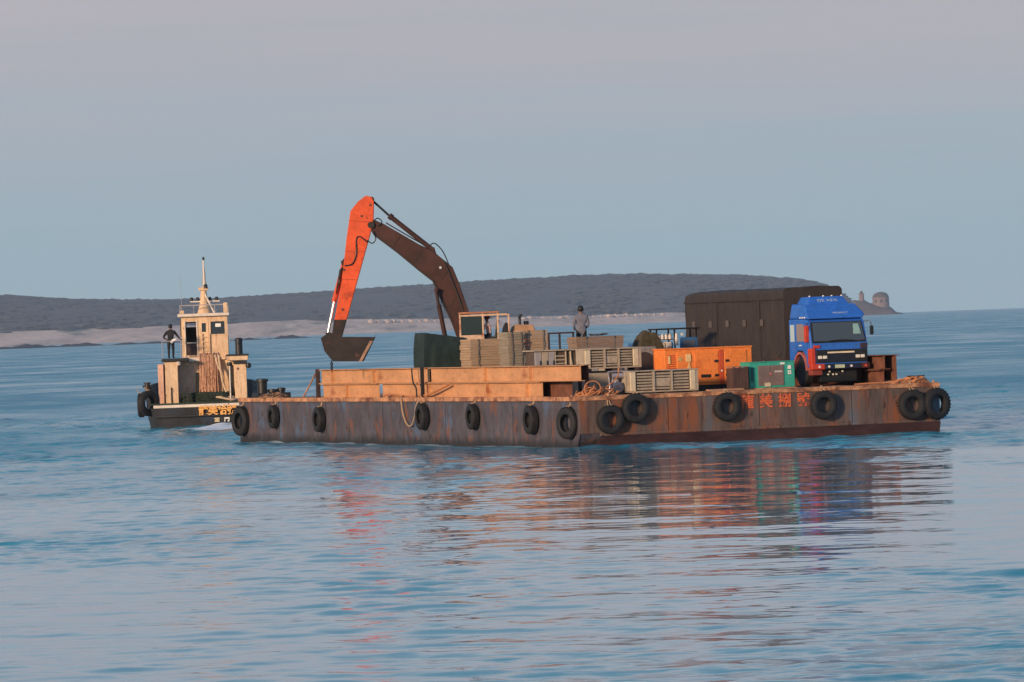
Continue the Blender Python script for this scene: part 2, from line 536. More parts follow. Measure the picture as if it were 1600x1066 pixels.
    t.links.new(at.outputs['Fac'], gx.inputs[0]); t.links.new(gr.outputs[0], gx.inputs[1])
    RIP = gx.outputs[0]

    def slopes(scale, amp, base, detail):
        """random wavelet slopes, as a vector to tilt the normal by"""
        mpx = t.nodes.new('ShaderNodeMapping'); mpx.inputs['Scale'].default_value = scale
        t.links.new(geo.outputs['Position'], mpx.inputs[0])
        k = t.nodes.new('ShaderNodeTexNoise'); k.inputs['Scale'].default_value = 1.0
        k.inputs['Detail'].default_value = detail; k.inputs['Roughness'].default_value = .55
        t.links.new(mpx.outputs[0], k.inputs[0])
        s = t.nodes.new('ShaderNodeVectorMath'); s.operation = 'SUBTRACT'; s.inputs[1].default_value = (.5, .5, .5)
        t.links.new(k.outputs['Color'], s.inputs[0])
        mr = t.nodes.new('ShaderNodeMath'); mr.operation = 'MULTIPLY_ADD'
        mr.inputs[1].default_value = amp; mr.inputs[2].default_value = base
        t.links.new(RIP, mr.inputs[0])
        cb = t.nodes.new('ShaderNodeCombineXYZ')
        t.links.new(mr.outputs[0], cb.inputs[0]); t.links.new(mr.outputs[0], cb.inputs[1])
        v = t.nodes.new('ShaderNodeVectorMath'); v.operation = 'MULTIPLY'
        t.links.new(s.outputs[0], v.inputs[0]); t.links.new(cb.outputs[0], v.inputs[1])
        return v.outputs[0]

    def vadd(a, bb):
        v = t.nodes.new('ShaderNodeVectorMath'); v.operation = 'ADD'
        t.links.new(a, v.inputs[0]); t.links.new(bb, v.inputs[1])
        return v.outputs[0]
    nrm = vadd(geo.outputs['Normal'], slopes((1.3, 1.9, 1), 1.3, .05, 3.0))
    nrm = vadd(nrm, slopes((.20, .06, 1), .36, .012, 3.0))
    nrm = vadd(nrm, slopes((.03, .008, 1), .2, .0, 3.0))
    nn = t.nodes.new('ShaderNodeVectorMath'); nn.operation = 'NORMALIZE'
    t.links.new(nrm, nn.inputs[0]); t.links.new(nn.outputs[0], b.inputs['Normal'])
    fn = t.nodes.new('ShaderNodeTexNoise'); fn.inputs['Scale'].default_value = .8; fn.inputs['Detail'].default_value = 6
    t.links.new(geo.outputs['Position'], fn.inputs[0])
    fa = t.nodes.new('ShaderNodeMath'); fa.operation = 'ADD'
    t.links.new(fn.outputs[0], fa.inputs[0]); t.links.new(af.outputs['Fac'], fa.inputs[1])
    fr = t.nodes.new('ShaderNodeMapRange'); fr.inputs['From Min'].default_value = .95; fr.inputs['From Max'].default_value = 1.25
    t.links.new(fa.outputs[0], fr.inputs[0])
    mc = t.nodes.new('ShaderNodeMixRGB'); mc.inputs[1].default_value = (.022, .25, .35, 1); mc.inputs[2].default_value = (.80, .82, .84, 1)
    t.links.new(fr.outputs[0], mc.inputs[0]); t.links.new(mc.outputs[0], b.inputs['Base Color'])
    rr = t.nodes.new('ShaderNodeMapRange'); rr.inputs['To Min'].default_value = .03; rr.inputs['To Max'].default_value = .7
    t.links.new(fr.outputs[0], rr.inputs[0]); t.links.new(rr.outputs[0], b.inputs['Roughness'])
    ro = t.nodes.new('ShaderNodeMapRange'); ro.inputs['To Min'].default_value = .04; ro.inputs['To Max'].default_value = .42
    an = t.nodes.new('ShaderNodeAttribute'); an.attribute_name = 'fine'
    rf = t.nodes.new('ShaderNodeMapRange'); rf.inputs['To Min'].default_value = .17; rf.inputs['To Max'].default_value = .40
    t.links.new(an.outputs['Fac'], rf.inputs[0]); t.links.new(rf.outputs[0], ro.inputs['To Max'])
    t.links.new(RIP, ro.inputs[0]); t.links.new(ro.outputs[0], rr.inputs['To Min'])
    b.inputs['IOR'].default_value = 1.333
    me.materials.append(m)
    o = bpy.data.objects.new('sea', me); link(o)
    o['kind'] = 'structure'
    return o
sea()

# ------------------------------------------------------------------ far shore
LD = 9000.0
def far_shore():
    ridge = [(-1500, 84), (-1000, 82), (-783, 78), (-653, 66), (-560, 62), (-458, 60), (-291, 64), (-174, 68), (-37, 72), (90, 75), (198, 74),
             (345, 67), (430, 58), (462, 51), (472, 46), (482, 20), (490, -6), (640, -8), (760, -8)]
    rx = np.array([r[0] for r in ridge], float); rz = np.array([r[1] for r in ridge], float)
    sandh = lambda x: np.interp(x, [-1500, -783, -400, -290, -100, 100, 264, 500, 720], [24, 22, 24, 25, 19, 17, 16, 9, 0])
    shore = lambda x: LD + np.interp(x, [-1500, -783, 0, 600], [-500, -300, 300, 900])
    xs = np.arange(-1500, 960, 9.0)
    rows = np.array([-.06, 0, .05, .1, .16, .2, .25, .3, .36, .42, .5, .58, .66, .75, .85, 1.0, 1.15])
    V = []; F = []
    for i, x in enumerate(xs):
        top = np.interp(x * LD / (shore(x) + 1400), rx, rz); top *= (shore(x) + 1400) / LD; sh = min(sandh(x), max(top, -3) * .6 + 1)
        for r in rows:
            if r < .2:
                z = -3 + (sh + 3) * max(0, (r + .06) / .26)
            else:
                q = (r - .2) / .8
                z = sh + (top - sh) * math.sin(min(q, 1) * 1.5708) ** .8 - max(0, r - 1) * 60
            n = mnoise.noise(Vector((x * .006, r * 4, 1.7))) * 3.0 + mnoise.noise(Vector((x * .03, r * 11, 4.7))) * 1.3
            z += n * (1 if r > .22 else .25)
            V.append((x, shore(x) + r * 1400 + 40 * mnoise.noise(Vector((x * .01, r * 3, 9))), z))
    nr = len(rows)
    for i in range(len(xs) - 1):
        for k in range(nr - 1):
            F.append((i * nr + k, (i + 1) * nr + k, (i + 1) * nr + k + 1, i * nr + k + 1))
    sand = M('far sand', (.60, .42, .33), .9, var=.35, scale=.02, stretch=(1, .3, 2), second=(.14, .12, .11), second_amt=.05, rscale=.012)
    soil = M('hill undergrowth', (.036, .036, .045), .9, var=.35, scale=.02)
    mb = MB(); mb.v = V; mb.f = F
    o = mb.build('hills', soil, None, smooth=True)
    o.data.materials.append(sand)
    for p in o.data.polygons:
        r = rows[p.index % (nr - 1)]
        if r < .19:
            p.material_index = 1
    o['kind'] = 'structure'
    # the wood that covers the hills, too far off to count
    ico = bmesh.new(); bmesh.ops.create_icosphere(ico, subdivisions=1, radius=1.0)
    iv = np.array([v.co[:] for v in ico.verts]); itf = [[v.index for v in f.verts] for f in ico.faces]; ico.free()
    rng = np.random.default_rng(5)
    VV = []; FF = []; n = 0
    for k in range(5200):
        x = rng.uniform(-1450, 690); q = rng.uniform(.0, 1.0) ** .8
        top = np.interp(x * LD / (shore(x) + 1400), rx, rz); top *= (shore(x) + 1400) / LD; sh = min(sandh(x), top * .6 + 1)
        if top < 14:
            continue
        z = sh + (top - sh) * math.sin(q * 1.5708) ** .8
        r = .2 + .8 * q
        s = rng.uniform(5, 12)
        jit = iv * (1 + rng.uniform(-.25, .25, (len(iv), 1)))
        P = jit * np.array([s * 1.5, s * 1.5, s * .42]) + np.array([x, shore(x) + r * 1400 - 10, z - .2 * s + rng.uniform(-1, .6)])
        VV.append(P); FF += [[a + n for a in f] for f in itf]; n += len(iv)
    mb = MB(); mb.v = [tuple(p) for p in np.concatenate(VV)]; mb.f = [tuple(f) for f in FF]
    leaf = M('distant foliage', (.032, .033, .040), .9, var=.6, scale=.03, second=(.07, .06, .055), second_amt=.02, rscale=.008)
    w = mb.build('hill_wood', leaf, None, smooth=True)
    w['kind'] = 'stuff'
    tag(w, 'dark bluish wood covering the low hills beyond the water', 'wood')
    # pale boulders in a row along the beach
    pale = M('pale boulder', (.46, .37, .34), .9, var=.25, scale=.1)
    rng = random.Random(4)
    shapes = []
    for k in range(4):
        ico = bmesh.new(); bmesh.ops.create_icosphere(ico, subdivisions=2, radius=1.0)
        for v in ico.verts:
            v.co *= 1 + .35 * mnoise.noise(v.co * 1.3 + Vector((k * 7, 0, 0)))
            v.co.z *= .75
        me = bpy.data.meshes.new('boulder'); ico.to_mesh(me); ico.free(); me.materials.append(pale)
        shapes.append(me)
    spots = [(-220 + i * 12 + rng.uniform(-3, 3)) for i in range(10)] + [(20 + i * 11.5 + rng.uniform(-3, 3)) for i in range(22)]
    for i, x in enumerate(spots):
        o = bpy.data.objects.new('boulder', shapes[i % 4]); link(o)
        s = rng.uniform(3.2, 5.5)
        sh = float(sandh(x))
        z = -3 + (sh + 3) * (.14 + .06) / .26
        o.location = (x, float(shore(x)) + .14 * 1400, z + .3 * s)
        o.scale = (s * 1.2, s, s)
        o.rotation_euler = (0, 0, rng.uniform(0, 6))
        tag(o, 'pale boulder in the row along the far beach', 'boulder', 'pale boulders lining the far beach')
    # low reefs breaking the surface off the beach
    reefm = M('reef rock', (.035, .035, .045), .8, var=.4, scale=.2)
    def reef(x0, x1, y0, y1, h, seed):
        mbr = MB(); n = int((x1 - x0) / 3)
        for i in range(n + 1):
            t = i / n
            x = x0 + (x1 - x0) * t; y = y0 + (y1 - y0) * t
            hh = max(.15, h * (.6 + .9 * mnoise.noise(Vector((x * .05, seed, 0))) + .5 * mnoise.noise(Vector((x * .2, seed, 3))))) * math.sin(math.pi * min(1, max(0, t * .96 + .02))) ** .35
            for dy, q in ((-30, -.6), (-14, .55), (-3, 1.0), (8, .8), (30, -.6)):
                mbr.v.append((x, y + dy, hh * q))
        for i in range(n):
            for k in range(4):
                mbr.f.append((i * 5 + k, (i + 1) * 5 + k, (i + 1) * 5 + k + 1, i * 5 + k + 1))
        o = mbr.build('reef', reefm, None, smooth=True)
        o['kind'] = 'structure'
    reef(-520, -268, 4600, 4900, 3.4, 1)
    reef(-240, -160, 4950, 5100, 2.8, 5)
    # the islet with a domed building and a tower
    islet_m = M('islet rock', (.085, .065, .068), .9, var=.3, scale=.05)
    cx, cy = 552.0, 9000.0
    mb = MB(); NX, NY = 34, 14
    prof = [(-50, -2), (-44, 3), (-36, 15), (-28, 24), (-12, 23), (0, 18), (12, 15), (26, 12), (34, 5), (44, 1), (52, -2)]
    px = [p[0] for p in prof]; pz = [p[1] for p in prof]
    for i in range(NX + 1):
        x = -50 + 102 * i / NX
        for j in range(NY + 1):
            w = -1 + 2 * j / NY
            z = (np.interp(x, px, pz) + 2.5) * (1 - w * w) ** .6 - 2.5
            z += (1.8 * mnoise.noise(Vector((x * .12, w * 3, 0)))) * (1 - w * w)
            mb.v.append((cx + x, cy + 40 * w, float(z)))
    for i in range(NX):
        for j in range(NY):
            a = i * (NY + 1) + j
            mb.f.append((a, a + NY + 1, a + NY + 2, a + 1))
    o = mb.build('islet', islet_m, None, smooth=True); o['kind'] = 'structure'
    pk = M('weathered pink wall', (.20, .135, .135), .85, var=.15, scale=.1)
    d = thing('dome_building', 'round pinkish building with a low dome roof on the rocky islet', 'building', (cx + 13, cy - 8, 14))
    MB().lathe([(13, -3), (12.6, 11.5), (13.2, 11.6), (13.2, 12.5), (12.2, 12.6)], 28).build('wall', pk, d, smooth=True)
    MB().lathe([(12.5, 12.4), (11.8, 15.6), (9.2, 18.6), (5.0, 20.4), (0, 21)], 28).build('roof', islet_m, d, smooth=True)
    wm = MB().box(-1.6, 1.6, -.4, .4, -2, 2).build('window', glass, d, loc=(0, -12.7, 7))
    for a in (-40, 40):
        inst(wm, d, (12.7 * math.sin(R(a)), -12.7 * math.cos(R(a)), 7), (0, 0, R(a)))
    tw = thing('stone_tower', 'slim pinkish stone tower standing on the rocky islet', 'tower', (cx - 16, cy - 5, 21))
    MB().lathe([(4.6, -3), (3.6, 11), (4.4, 11.3), (4.4, 12.4), (3.0, 12.5)], 16).build('shaft', pk, tw, smooth=True)
    MB().lathe([(2.6, 12.4), (2.6, 14.8), (0, 17)], 16).build('lantern', islet_m, tw, smooth=True)
far_shore()

# ------------------------------------------------------------------ tyre fenders
def tyre_mesh(r=.46, w=.26):
    prof = [(.56 * r, -.42 * w), (.62 * r, -.5 * w), (.82 * r, -.52 * w), (.95 * r, -.42 * w), (r, -.22 * w), (r, .22 * w), (.95 * r, .42 * w),
            (.82 * r, .52 * w), (.62 * r, .5 * w), (.56 * r, .42 * w), (.66 * r, .2 * w), (.66 * r, -.2 * w)]
    mb = MB().lathe(prof, 32, 'y', closed=True)
    for k in range(28):                                    # tread blocks
        a = 2 * math.pi * k / 28
        c, s = math.cos(a), math.sin(a)
        q = .03
        vs = []
        for rr in (r * .985, r * 1.03):
            for yy in (-.36 * w, .36 * w):
                for tt in (-q, q):
                    off = tt + (.03 if yy > 0 else -.03)
                    vs.append((rr * c - off * s, yy, rr * s + off * c))
        mb.add(vs, [(0, 1, 3, 2), (4, 6, 7, 5), (0, 4, 5, 1), (2, 3, 7, 6), (0, 2, 6, 4), (1, 5, 7, 3)])
    return mb
TY = None
def tyre(label, loc, rz, size=.92, drop=.5, group='tyre fenders hung round the barge', tilt=0.0, rope=True):
    """loc: centre; the tyre's flat faces look along its local y"""
    global TY
    t = thing('tyre_fender', label, 'tyre', loc, rz, group)
    if TY is None:
        TY = tyre_mesh().build('tyre', rubber, t, smooth=True)
        o = TY
    else:
        o = inst(TY, t)
    o.scale = (size / .92,) * 3
    o.rotation_euler = (tilt, 0, 0)
    if rope:
        r = size * .5
        MB().tube([(-.03, .1, r * .62), (-.06, -.02, r * 1.02), (-.03, .12, r * 1.15), (0, .17, r + drop)], .018, 5).build('lashing', rope_b, t)
        MB().tube([(.05, .1, r * .62), (.08, -.02, r * 1.02), (.06, .12, r * 1.15), (.03, .17, r + drop)], .018, 5).build('lashing', rope_b, t)
    return t

# ------------------------------------------------------------------ barge
def barge():
    t = thing('barge', 'long rusty steel deck barge with dark sides and loaded flat deck', 'barge', (BO.x, BO.y, 0), BRZ)
    core = MB()
    # hull body with a raked lower bow
    prof = [(.05, .44), (.9, -.95), (BL - .8, -.95), (BL - .05, .3), (BL - .05, DZ - .05), (.05, DZ - .05)]
    core.prism(prof, .05, BW - .05, 'x')
    core.build('hull', hull_side, t)
    # side shell plates with recessed seams
    seams = [0, 6.6, 13.6, 20.5, 27.2, 33.0, BL]
    for i in range(len(seams) - 1):
        a, b = seams[i] + .012, seams[i + 1] - .012
        if i == 0:
            poly = [(a, .46), (.62, -.55), (b, -.55), (b, DZ - .09), (a, DZ - .09)]
        else:
            poly = [(a, -.55), (b, -.55), (b, DZ - .09), (a, DZ - .09)]
        # plating dished between its frames
        mbp = MB(); nyp, nzp = max(8, int((b - a) / .16)), 7
        for q in range(nyp + 1):
            for k in range(nzp + 1):
                fz = k / nzp; fy = q / nyp
                zz = -.55 + (DZ - .09 + .55) * fz
                y0 = a if i else a + max(0, (.46 - zz)) * .62
                yy = y0 + (b - y0) * fy
                dish = .022 * math.sin(math.pi * fz) * abs(math.sin(math.pi * yy / .62)) ** .7 * (0 if q in (0, nyp) else 1)
                dish += .014 * (mnoise.noise(Vector((yy * .8, zz * 1.2, 2))) + .5) * (0 if q in (0, nyp) or k in (0, nzp) else 1)
                mbp.v.append((-.004 * (i % 2) + dish, yy, zz))
        for q in range(nyp):
            for k in range(nzp):
                e = q * (nzp + 1) + k
                mbp.f.append((e, e + 1, e + nzp + 2, e + nzp + 1))
        o = mbp.build('side_plate', hull_side, t, smooth=True)
        so = o.modifiers.new('solid', 'SOLIDIFY'); so.thickness = .04; so.offset = -1 if True else 1
        o = MB().prism(poly, BW - .06, BW, 'x').build('side_plate', hull_side, t)
    bs = [0, 3.3, 6.7, 10.2, BW]
    for i in range(4):
        MB().box(bs[i] + .012 - (.001 if i == 0 else 0), bs[i + 1] - .012, -.003 * (i % 2), .06, .47, DZ - .09).build('bow_plate', hull_bow, t, bevel=.012)
    # rubbing strakes and raked dark plates under them
    MB().prism([(-.05, .38), (-.06, .42), (-.03, .48), (.05, .50), (.05, .38)], .75, BW - .03, 'x').build('bow_strake', hull_bow, t, bevel=.01)
    for i in range(4):
        a, b = max(bs[i] + .002, .06), bs[i + 1] - .002
        lo = .75 if i == 0 else a
        tl = lo + .15 if i == 0 else a
        V = [(tl, -.03, .378), (b, -.03, .378), (b, .30, -.6), (a, .30, -.6), (tl, .05, .378), (b, .05, .378), (b, .8, -.6), (a, .8, -.6)]
        MB().add(V, [(0, 1, 2, 3), (4, 7, 6, 5), (0, 4, 5, 1), (1, 5, 6, 2), (2, 6, 7, 3), (3, 7, 4, 0)]).build('rake_plate', hull_low, t)
    # deck, its edge bars, and a low coaming
    MB().box(.02, BW - .02, .02, BL - .02, DZ - .06, DZ).build('deck', deck_m, t)
    for a, b in ((0, 9), (9.01, 19), (19.01, 28.5), (28.51, BL)):
        mb = MB()
        n = max(2, int((b - a) / .4))
        for k in range(n):
            q0 = a + (b - a) * k / n; q1 = a + (b - a) * (k + 1) / n
            w0 = .018 * mnoise.noise(Vector((q0 * .9, 3, 0))); w1 = .018 * mnoise.noise(Vector((q1 * .9, 3, 0)))
            mb.add([(-.035 + w0, q0, DZ - .10 + w0), (.12, q0, DZ - .10), (.12, q0, DZ + .05 + w0), (-.035 + w0, q0, DZ + .045 + w0),
                    (-.035 + w1, q1, DZ - .10 + w1), (.12, q1, DZ - .10), (.12, q1, DZ + .05 + w1), (-.035 + w1, q1, DZ + .045 + w1)],
                   [(0, 4, 7, 3), (3, 7, 6, 2), (2, 6, 5, 1), (1, 5, 4, 0)] + ([(0, 3, 2, 1)] if k == 0 else []) + ([(4, 5, 6, 7)] if k == n - 1 else []))
        mb.build('deck_edge', rust_edge, t, smooth=True)
    for a, b in ((0.0, 4.6), (4.61, 9.2), (9.21, BW)):
        mb = MB()
        n = max(2, int((b - a) / .4))
        for k in range(n):
            q0 = a + (b - a) * k / n; q1 = a + (b - a) * (k + 1) / n
            w0 = .016 * mnoise.noise(Vector((q0 * .9, 7, 0))); w1 = .016 * mnoise.noise(Vector((q1 * .9, 7, 0)))
            mb.add([(q0, -.035 + w0, DZ - .10 + w0), (q0, .12, DZ - .10), (q0, .12, DZ + .055 + w0), (q0, -.035 + w0, DZ + .02 + w0),
                    (q1, -.035 + w1, DZ - .10 + w1), (q1, .12, DZ - .10), (q1, .12, DZ + .055 + w1), (q1, -.035 + w1, DZ + .02 + w1)],
                   [(0, 1, 5, 4), (1, 2, 6, 5), (2, 3, 7, 6), (3, 0, 4, 7)] + ([(0, 3, 2, 1)] if k == 0 else []) + ([(4, 5, 6, 7)] if k == n - 1 else []))
        mb.build('deck_edge', rust_edge, t, smooth=True)
    MB().box(BW - .12, BW + .03, .1, BL - .1, DZ - .10, DZ + .04).build('deck_edge', rust_edge, t)
    # name on the bow, one character each
    for i, ch in enumerate('龍美捌號'):
        text('letter', ch, .50, red_txt, t, (6.26 + i * .70, -.012, DZ - .40), (R(90), 0, 0), .008, .010)
    # mooring bollard on the far bow corner and bitts on the stern corner
    for u0 in (12.83, 13.20):
        MB().cyl((u0, .8, DZ), (u0, .8, DZ + .26), .12).cyl((u0, .8, DZ + .26), (u0, .8, DZ + .30), .15).build('bollard', darkbrown, t, smooth=True)
    MB().box(12.66, 13.38, .62, .98, DZ, DZ + .03).build('bollard_base', darkbrown, t)
    for u0, h, rr in ((.55, .80, .2), (.98, .38, .17), (1.35, .42, .14)):
        MB().lathe([(rr, 0), (rr, h - .14), (rr * 1.25, h - .12), (rr * 1.2, h - .02), (rr * .5, h)], 14, c=(u0, 36.6, DZ)).build('bitt', black, t, smooth=True)
    MB().box(.25, 1.65, 36.3, 36.9, DZ, DZ + .22).build('bitt_base', black, t, bevel=.02)
    # a lashing post at the end of the beams
    MB().box(.28, .42, 28.9, 29.05, DZ, DZ + 1.15).build('lashing_post', darkbrown, t)
    MB().tube([(.33, 28.95, DZ + 1.1), (.2, 29.6, DZ + .5), (.12, 30.2, DZ + .03)], .035, 6, 2).build('brace', rust_edge, t)
    return t
barge()

LFT = BRZ - R(90)      # a tyre lying against the long side
def side(v, z, o=.15):
    return B(-o, v, z)
tyre('black tyre fender at the stern corner of the barge, beside the tug', side(37.35, .84), LFT + R(12), 1.15, .35)
tyre('worn tyre fender on the barge side between the stern bitts and the lashing post', side(33.2, 1.02), LFT, .9, .3)
tyre('tyre fender on the barge side just past the stern end of the beam stack', side(27.55, .92), LFT, .94, .4)
tyre('tyre fender beside the hanging rope loop on the barge side', side(15.67, 1.06), LFT, .95, .25)
tyre('tyre fender with a pale scuffed top, mid way under the long orange beams', side(10.26, 1.06), LFT, .9, .25)
tyre('tyre fender under the bow end of the lower orange beams', side(4.34, .96), LFT, .98, .3)
tyre('thick tyre fender at the bow corner where side and bow meet', B(-.12, .75, .86), LFT + R(16), 1.08, .4)
tyre('grey centred tyre fender hung low on the bow beside the corner', B(1.08, -.15, .93), BRZ, .96, .42)
tyre('tyre fender hung high on the bow under the slatted steel cabinet', B(2.02, -.16, 1.28), BRZ, .98, .1)
tyre('tyre fender on the bow just before the painted red name', B(5.42, -.15, 1.20), BRZ, .96, .15)
tyre('tyre fender on the bow just after the painted red name', B(9.05, -.15, 1.12), BRZ, .96, .2)
tyre('broad tyre fender on the bow below the rope heap and bollard', B(12.42, -.15, 1.0), BRZ, 1.02, .3)
tyre('tyre fender at the far end of the bow, overhanging the corner', B(13.38, -.10, 1.0), BRZ + R(14), 1.08, .3)

# ropes on the barge
def rope(name, label, loops, mat, r=.03, cat='rope', group=None):
    t = None
    mb = MB()
    for pts in loops:
        mb.tube(pts, r, 6, 5)
    o = mb.build(name, mat, None, smooth=True)
    return tag(o, label, cat, group)
rope('rope', 'loose tan rope loop hanging over the barge side below the beams',
     [[B(.3, 18.6, DZ + .08), B(-.06, 18.1, DZ + .04), B(-.1, 17.9, 1.2), B(-.1, 17.5, .78), B(-.1, 17.0, .72), B(-.1, 16.6, 1.05), B(-.09, 16.35, 1.5), B(.1, 16.2, DZ + .1)]], rope_b, .028)
rng = random.Random(2)
def heap(u0, u1, v0, v1, zmax, n, r, seed, z0=DZ):
    g = random.Random(seed)
    L = []
    for k in range(n):
        cu, cv = g.uniform(u0, u1), g.uniform(v0, v1)
        a, b = g.uniform(.12, .34), g.uniform(.1, .3)
        ph = g.uniform(0, 6)
        h = zmax * math.sqrt(max(.05, 1 - ((cu - (u0 + u1) / 2) / ((u1 - u0) * .62)) ** 2)) * g.uniform(.3, 1)
        L.append([B(cu + a * math.cos(ph + i * .9), cv + b * math.sin(ph + i * .9), z0 + r + max(0, h * (.55 + .45 * math.sin(i * 1.3 + ph)))) for i in range(8)])
    return L
rope('rope_heap', 'heap of thick orange mooring rope round the bollard on the bow', heap(11.9, 13.2, .35, .75, .22, 26, .035, 3), rope_o, .035, 'rope')
rope('rope_heap', 'tangled coil of orange rope under the bow end of the beams',
     heap(.45, 1.5, .5, 1.3, .38, 18, .035, 8) + [[B(.75 + .30 * math.cos(a * .63), .55, DZ + .30 + .26 * math.sin(a * .63)) for a in range(11)]]
     + [[B(.9, .6, DZ + .2), B(1.3, .7, DZ + .32), B(1.8, .9, DZ + .65), B(1.95, 1.1, DZ + .95)]], rope_o, .024, 'rope')
rope('rope_heap', 'low brown heap of old rope near the stern bitts', heap(.2, .7, 33.6, 35.6, .2, 22, .035, 5), M('brown old rope', (.24, .13, .075), .9, var=.4, scale=9), .035, 'rope')
rope('rope', 'pale rope slung over the lower orange beam', [[B(.22, 20.9, DZ + .1), B(.2, 20.0, DZ + .16), B(.22, 19.0, DZ + .1), B(.1, 17.6, DZ + .08), B(.16, 16.0, DZ + .12), B(.2, 14.5, DZ + .34), B(.22, 13.6, DZ + .5)]], rope_o, .04)
rope('rope', 'thin orange rope lying along the bow deck edge', [[B(10.4, .18, DZ + .08), B(11.2, .12, DZ + .1), B(12.0, .16, DZ + .08), B(12.8, .2, DZ + .1), B(13.3, .3, DZ + .07)]], rope_o, .03)

# ------------------------------------------------------------------ steel beams
def ibeam(label, u, v0, v1, z0, h, w=.30, stiff=(), mat=None, group='steel beams stacked along the barge side', end_mat=None):
    """an I-section laid along the barge, web upright"""
    L = v1 - v0
    t = thing('steel_beam', label, 'beam', B(u, v0, z0), BRZ, group)
    m = mat or beam_m
    f = .03
    MB().box(-.012, .012, 0, L, f, h - f).build('web', m, t)
    MB().box(-w / 2, w / 2, 0, L, h - f, h - .002).build('flange', m, t, bevel=.006)
    MB().box(-w / 2, w / 2, 0, L, .002, f).build('flange', m, t, bevel=.006)
    for s in stiff:
        MB().box(-w / 2 + .02, -.013, s - v0 - .02, s - v0 + .02, f, h - f).build('stiffener', m, t)
    return t
zl, hl = DZ + .004, .56
zu = DZ + .004 + hl + .003
ibeam('lower orange steel beam at the stern end, beside the lashing post', .45, 22.0, 28.6, zl, hl, stiff=(25.6,))
ibeam('long lower orange steel beam with two stiffeners, ending short of the bow', .45, 4.6, 21.6, zl, hl, stiff=(16.3, 10.0, 6.0))
ibeam('upper orange steel beam at the stern end, resting on the lower ones', .45, 16.35, 28.75, zu, hl, stiff=(22.4, 27.3))
ibeam('upper orange steel beam reaching out to the bow corner', .45, .85, 16.1, zu, hl, stiff=(10.2, 5.6))
for k, (z, lab) in enumerate(((zl, 'brown steel beam under the upper one, behind the orange rope tangle'), (zu, 'brown steel beam behind the upper orange beam, its end facing the bow'))):
    ibeam(lab, .85, 1.15 + 1.6 * (1 - k), 6.4, z, hl, .34, mat=beam_d)
ibeam('lower brown steel beam standing beyond the blue truck', 12.88, 3.2, 12.0, DZ + .004, .52, .44, mat=beam_d, group='steel beams beyond the truck')
ibeam('upper brown steel beam stacked beyond the blue truck', 12.88, 3.1, 12.0, DZ + .528, .52, .44, mat=beam_d, group='steel beams beyond the truck')
ibeam('outer brown steel beam pair at the barge edge beyond the truck', 13.28, 3.0, 11.0, DZ + .004, 1.04, .30, mat=beam_d, group='steel beams beyond the truck')
o = MB().box(-.06, .06, -.05, .05, 0, 1.13).build('stake', black, None)
o.location = B(.12, 16.22, DZ + .02); o.rotation_euler = (0, 0, BRZ)
tag(o, 'black upright stake where the two upper orange beams meet', 'stake')
o = MB().tube([(-.12, -.6, 0.02), (-.10, -.55, .35), (-.06, -.1, .6), (-.06, 0, 1.1)], .03, 6, 4).build('strap', black, None)
o.location = B(.16, 17.3, DZ + .02); o.rotation_euler = (0, 0, BRZ)
tag(o, 'dark bent strap hanging over the joint of the upper beams', 'strap')

# ------------------------------------------------------------------ deck cargo (local x along the bow, y to the stern)
def cargo(name, label, cat, u, v, z=DZ, rz=0.0, group=None):
    return thing(name, label, cat, B(u, v, z), BRZ + rz, group)

def slat_cabinet(label, u0, u1, v, z0, z1, depth, bays, mat=beige):
    w, h = u1 - u0, z1 - z0
    t = cargo('slatted_cabinet', label, 'cabinet', u0, v, z0, 0, 'slatted steel cabinets')
    MB().box(.03, w - .03, .10, depth - .03, .06, h - .04).build('body', brown_i, t)
    MB().box(-.02, w + .02, -.02, depth, h - .04, h).build('top', mat, t, bevel=.008)
    MB().box(0, w, .0, depth, .02, .07).build('base', mat, t, bevel=.006)
    ew = .20
    MB().box(0, ew, -.015, .10, .07, h - .042).build('end_panel', beige_l, t, bevel=.02)
    MB().box(w - ew - .10, w - .10, -.015, .10, .07, h - .042).build('end_panel', beige_l, t, bevel=.02)
    MB().box(w - .098, w, .0, .10, .07, h - .042).build('corner_post', mat, t)
    MB().box(-.004, .03, .102, depth, .07, h - .042).build('side_panel', mat, t)
    MB().box(w - .03, w + .004, .102, depth, .07, h - .042).build('side_panel', mat, t)
    x = ew + .01; x1 = w - ew - .11
    bw = (x1 - x) / bays
    for b in range(bays):
        if b:
            MB().box(x + b * bw - .03, x + b * bw + .03, -.01, .10, .07, h - .042).build('mullion', mat, t)
        ns = 6
        for k in range(ns):
            zc = .10 + (h - .17) * (k + .5) / ns
            dz = (h - .17) / ns * .33
            if b == 1 and 0 < k < 4:
                continue
            MB().prism([(.03, zc - dz), (.02, zc + dz * .6), (.055, zc + dz), (.07, zc - dz * .8)], x + b * bw + .035, x + (b + 1) * bw - .035, 'x').build('slat', mat, t)
        if b == 1:
            MB().box(x + b * bw + .05, x + (b + 1) * bw - .05, .035, .08, .10 + (h - .17) / ns * 1.1, .10 + (h - .17) / ns * 3.9).build('door', mat, t, bevel=.006)
    for xx in (.12, w / 2, w - .2):
        MB().box(xx, xx + .1, .02, depth - .05, -.06, .02).build('foot', darkbrown, t)
    return t
slat_cabinet('slatted beige steel cabinet standing low on the bow deck in front of the orange generator', 2.27, 4.80, .85, DZ + .07, 2.56, .8, 3)
slat_cabinet('slatted beige steel cabinet raised on a stand above the small pump engine', 1.62, 3.72, 3.4, 2.64, 3.36, .9, 3)
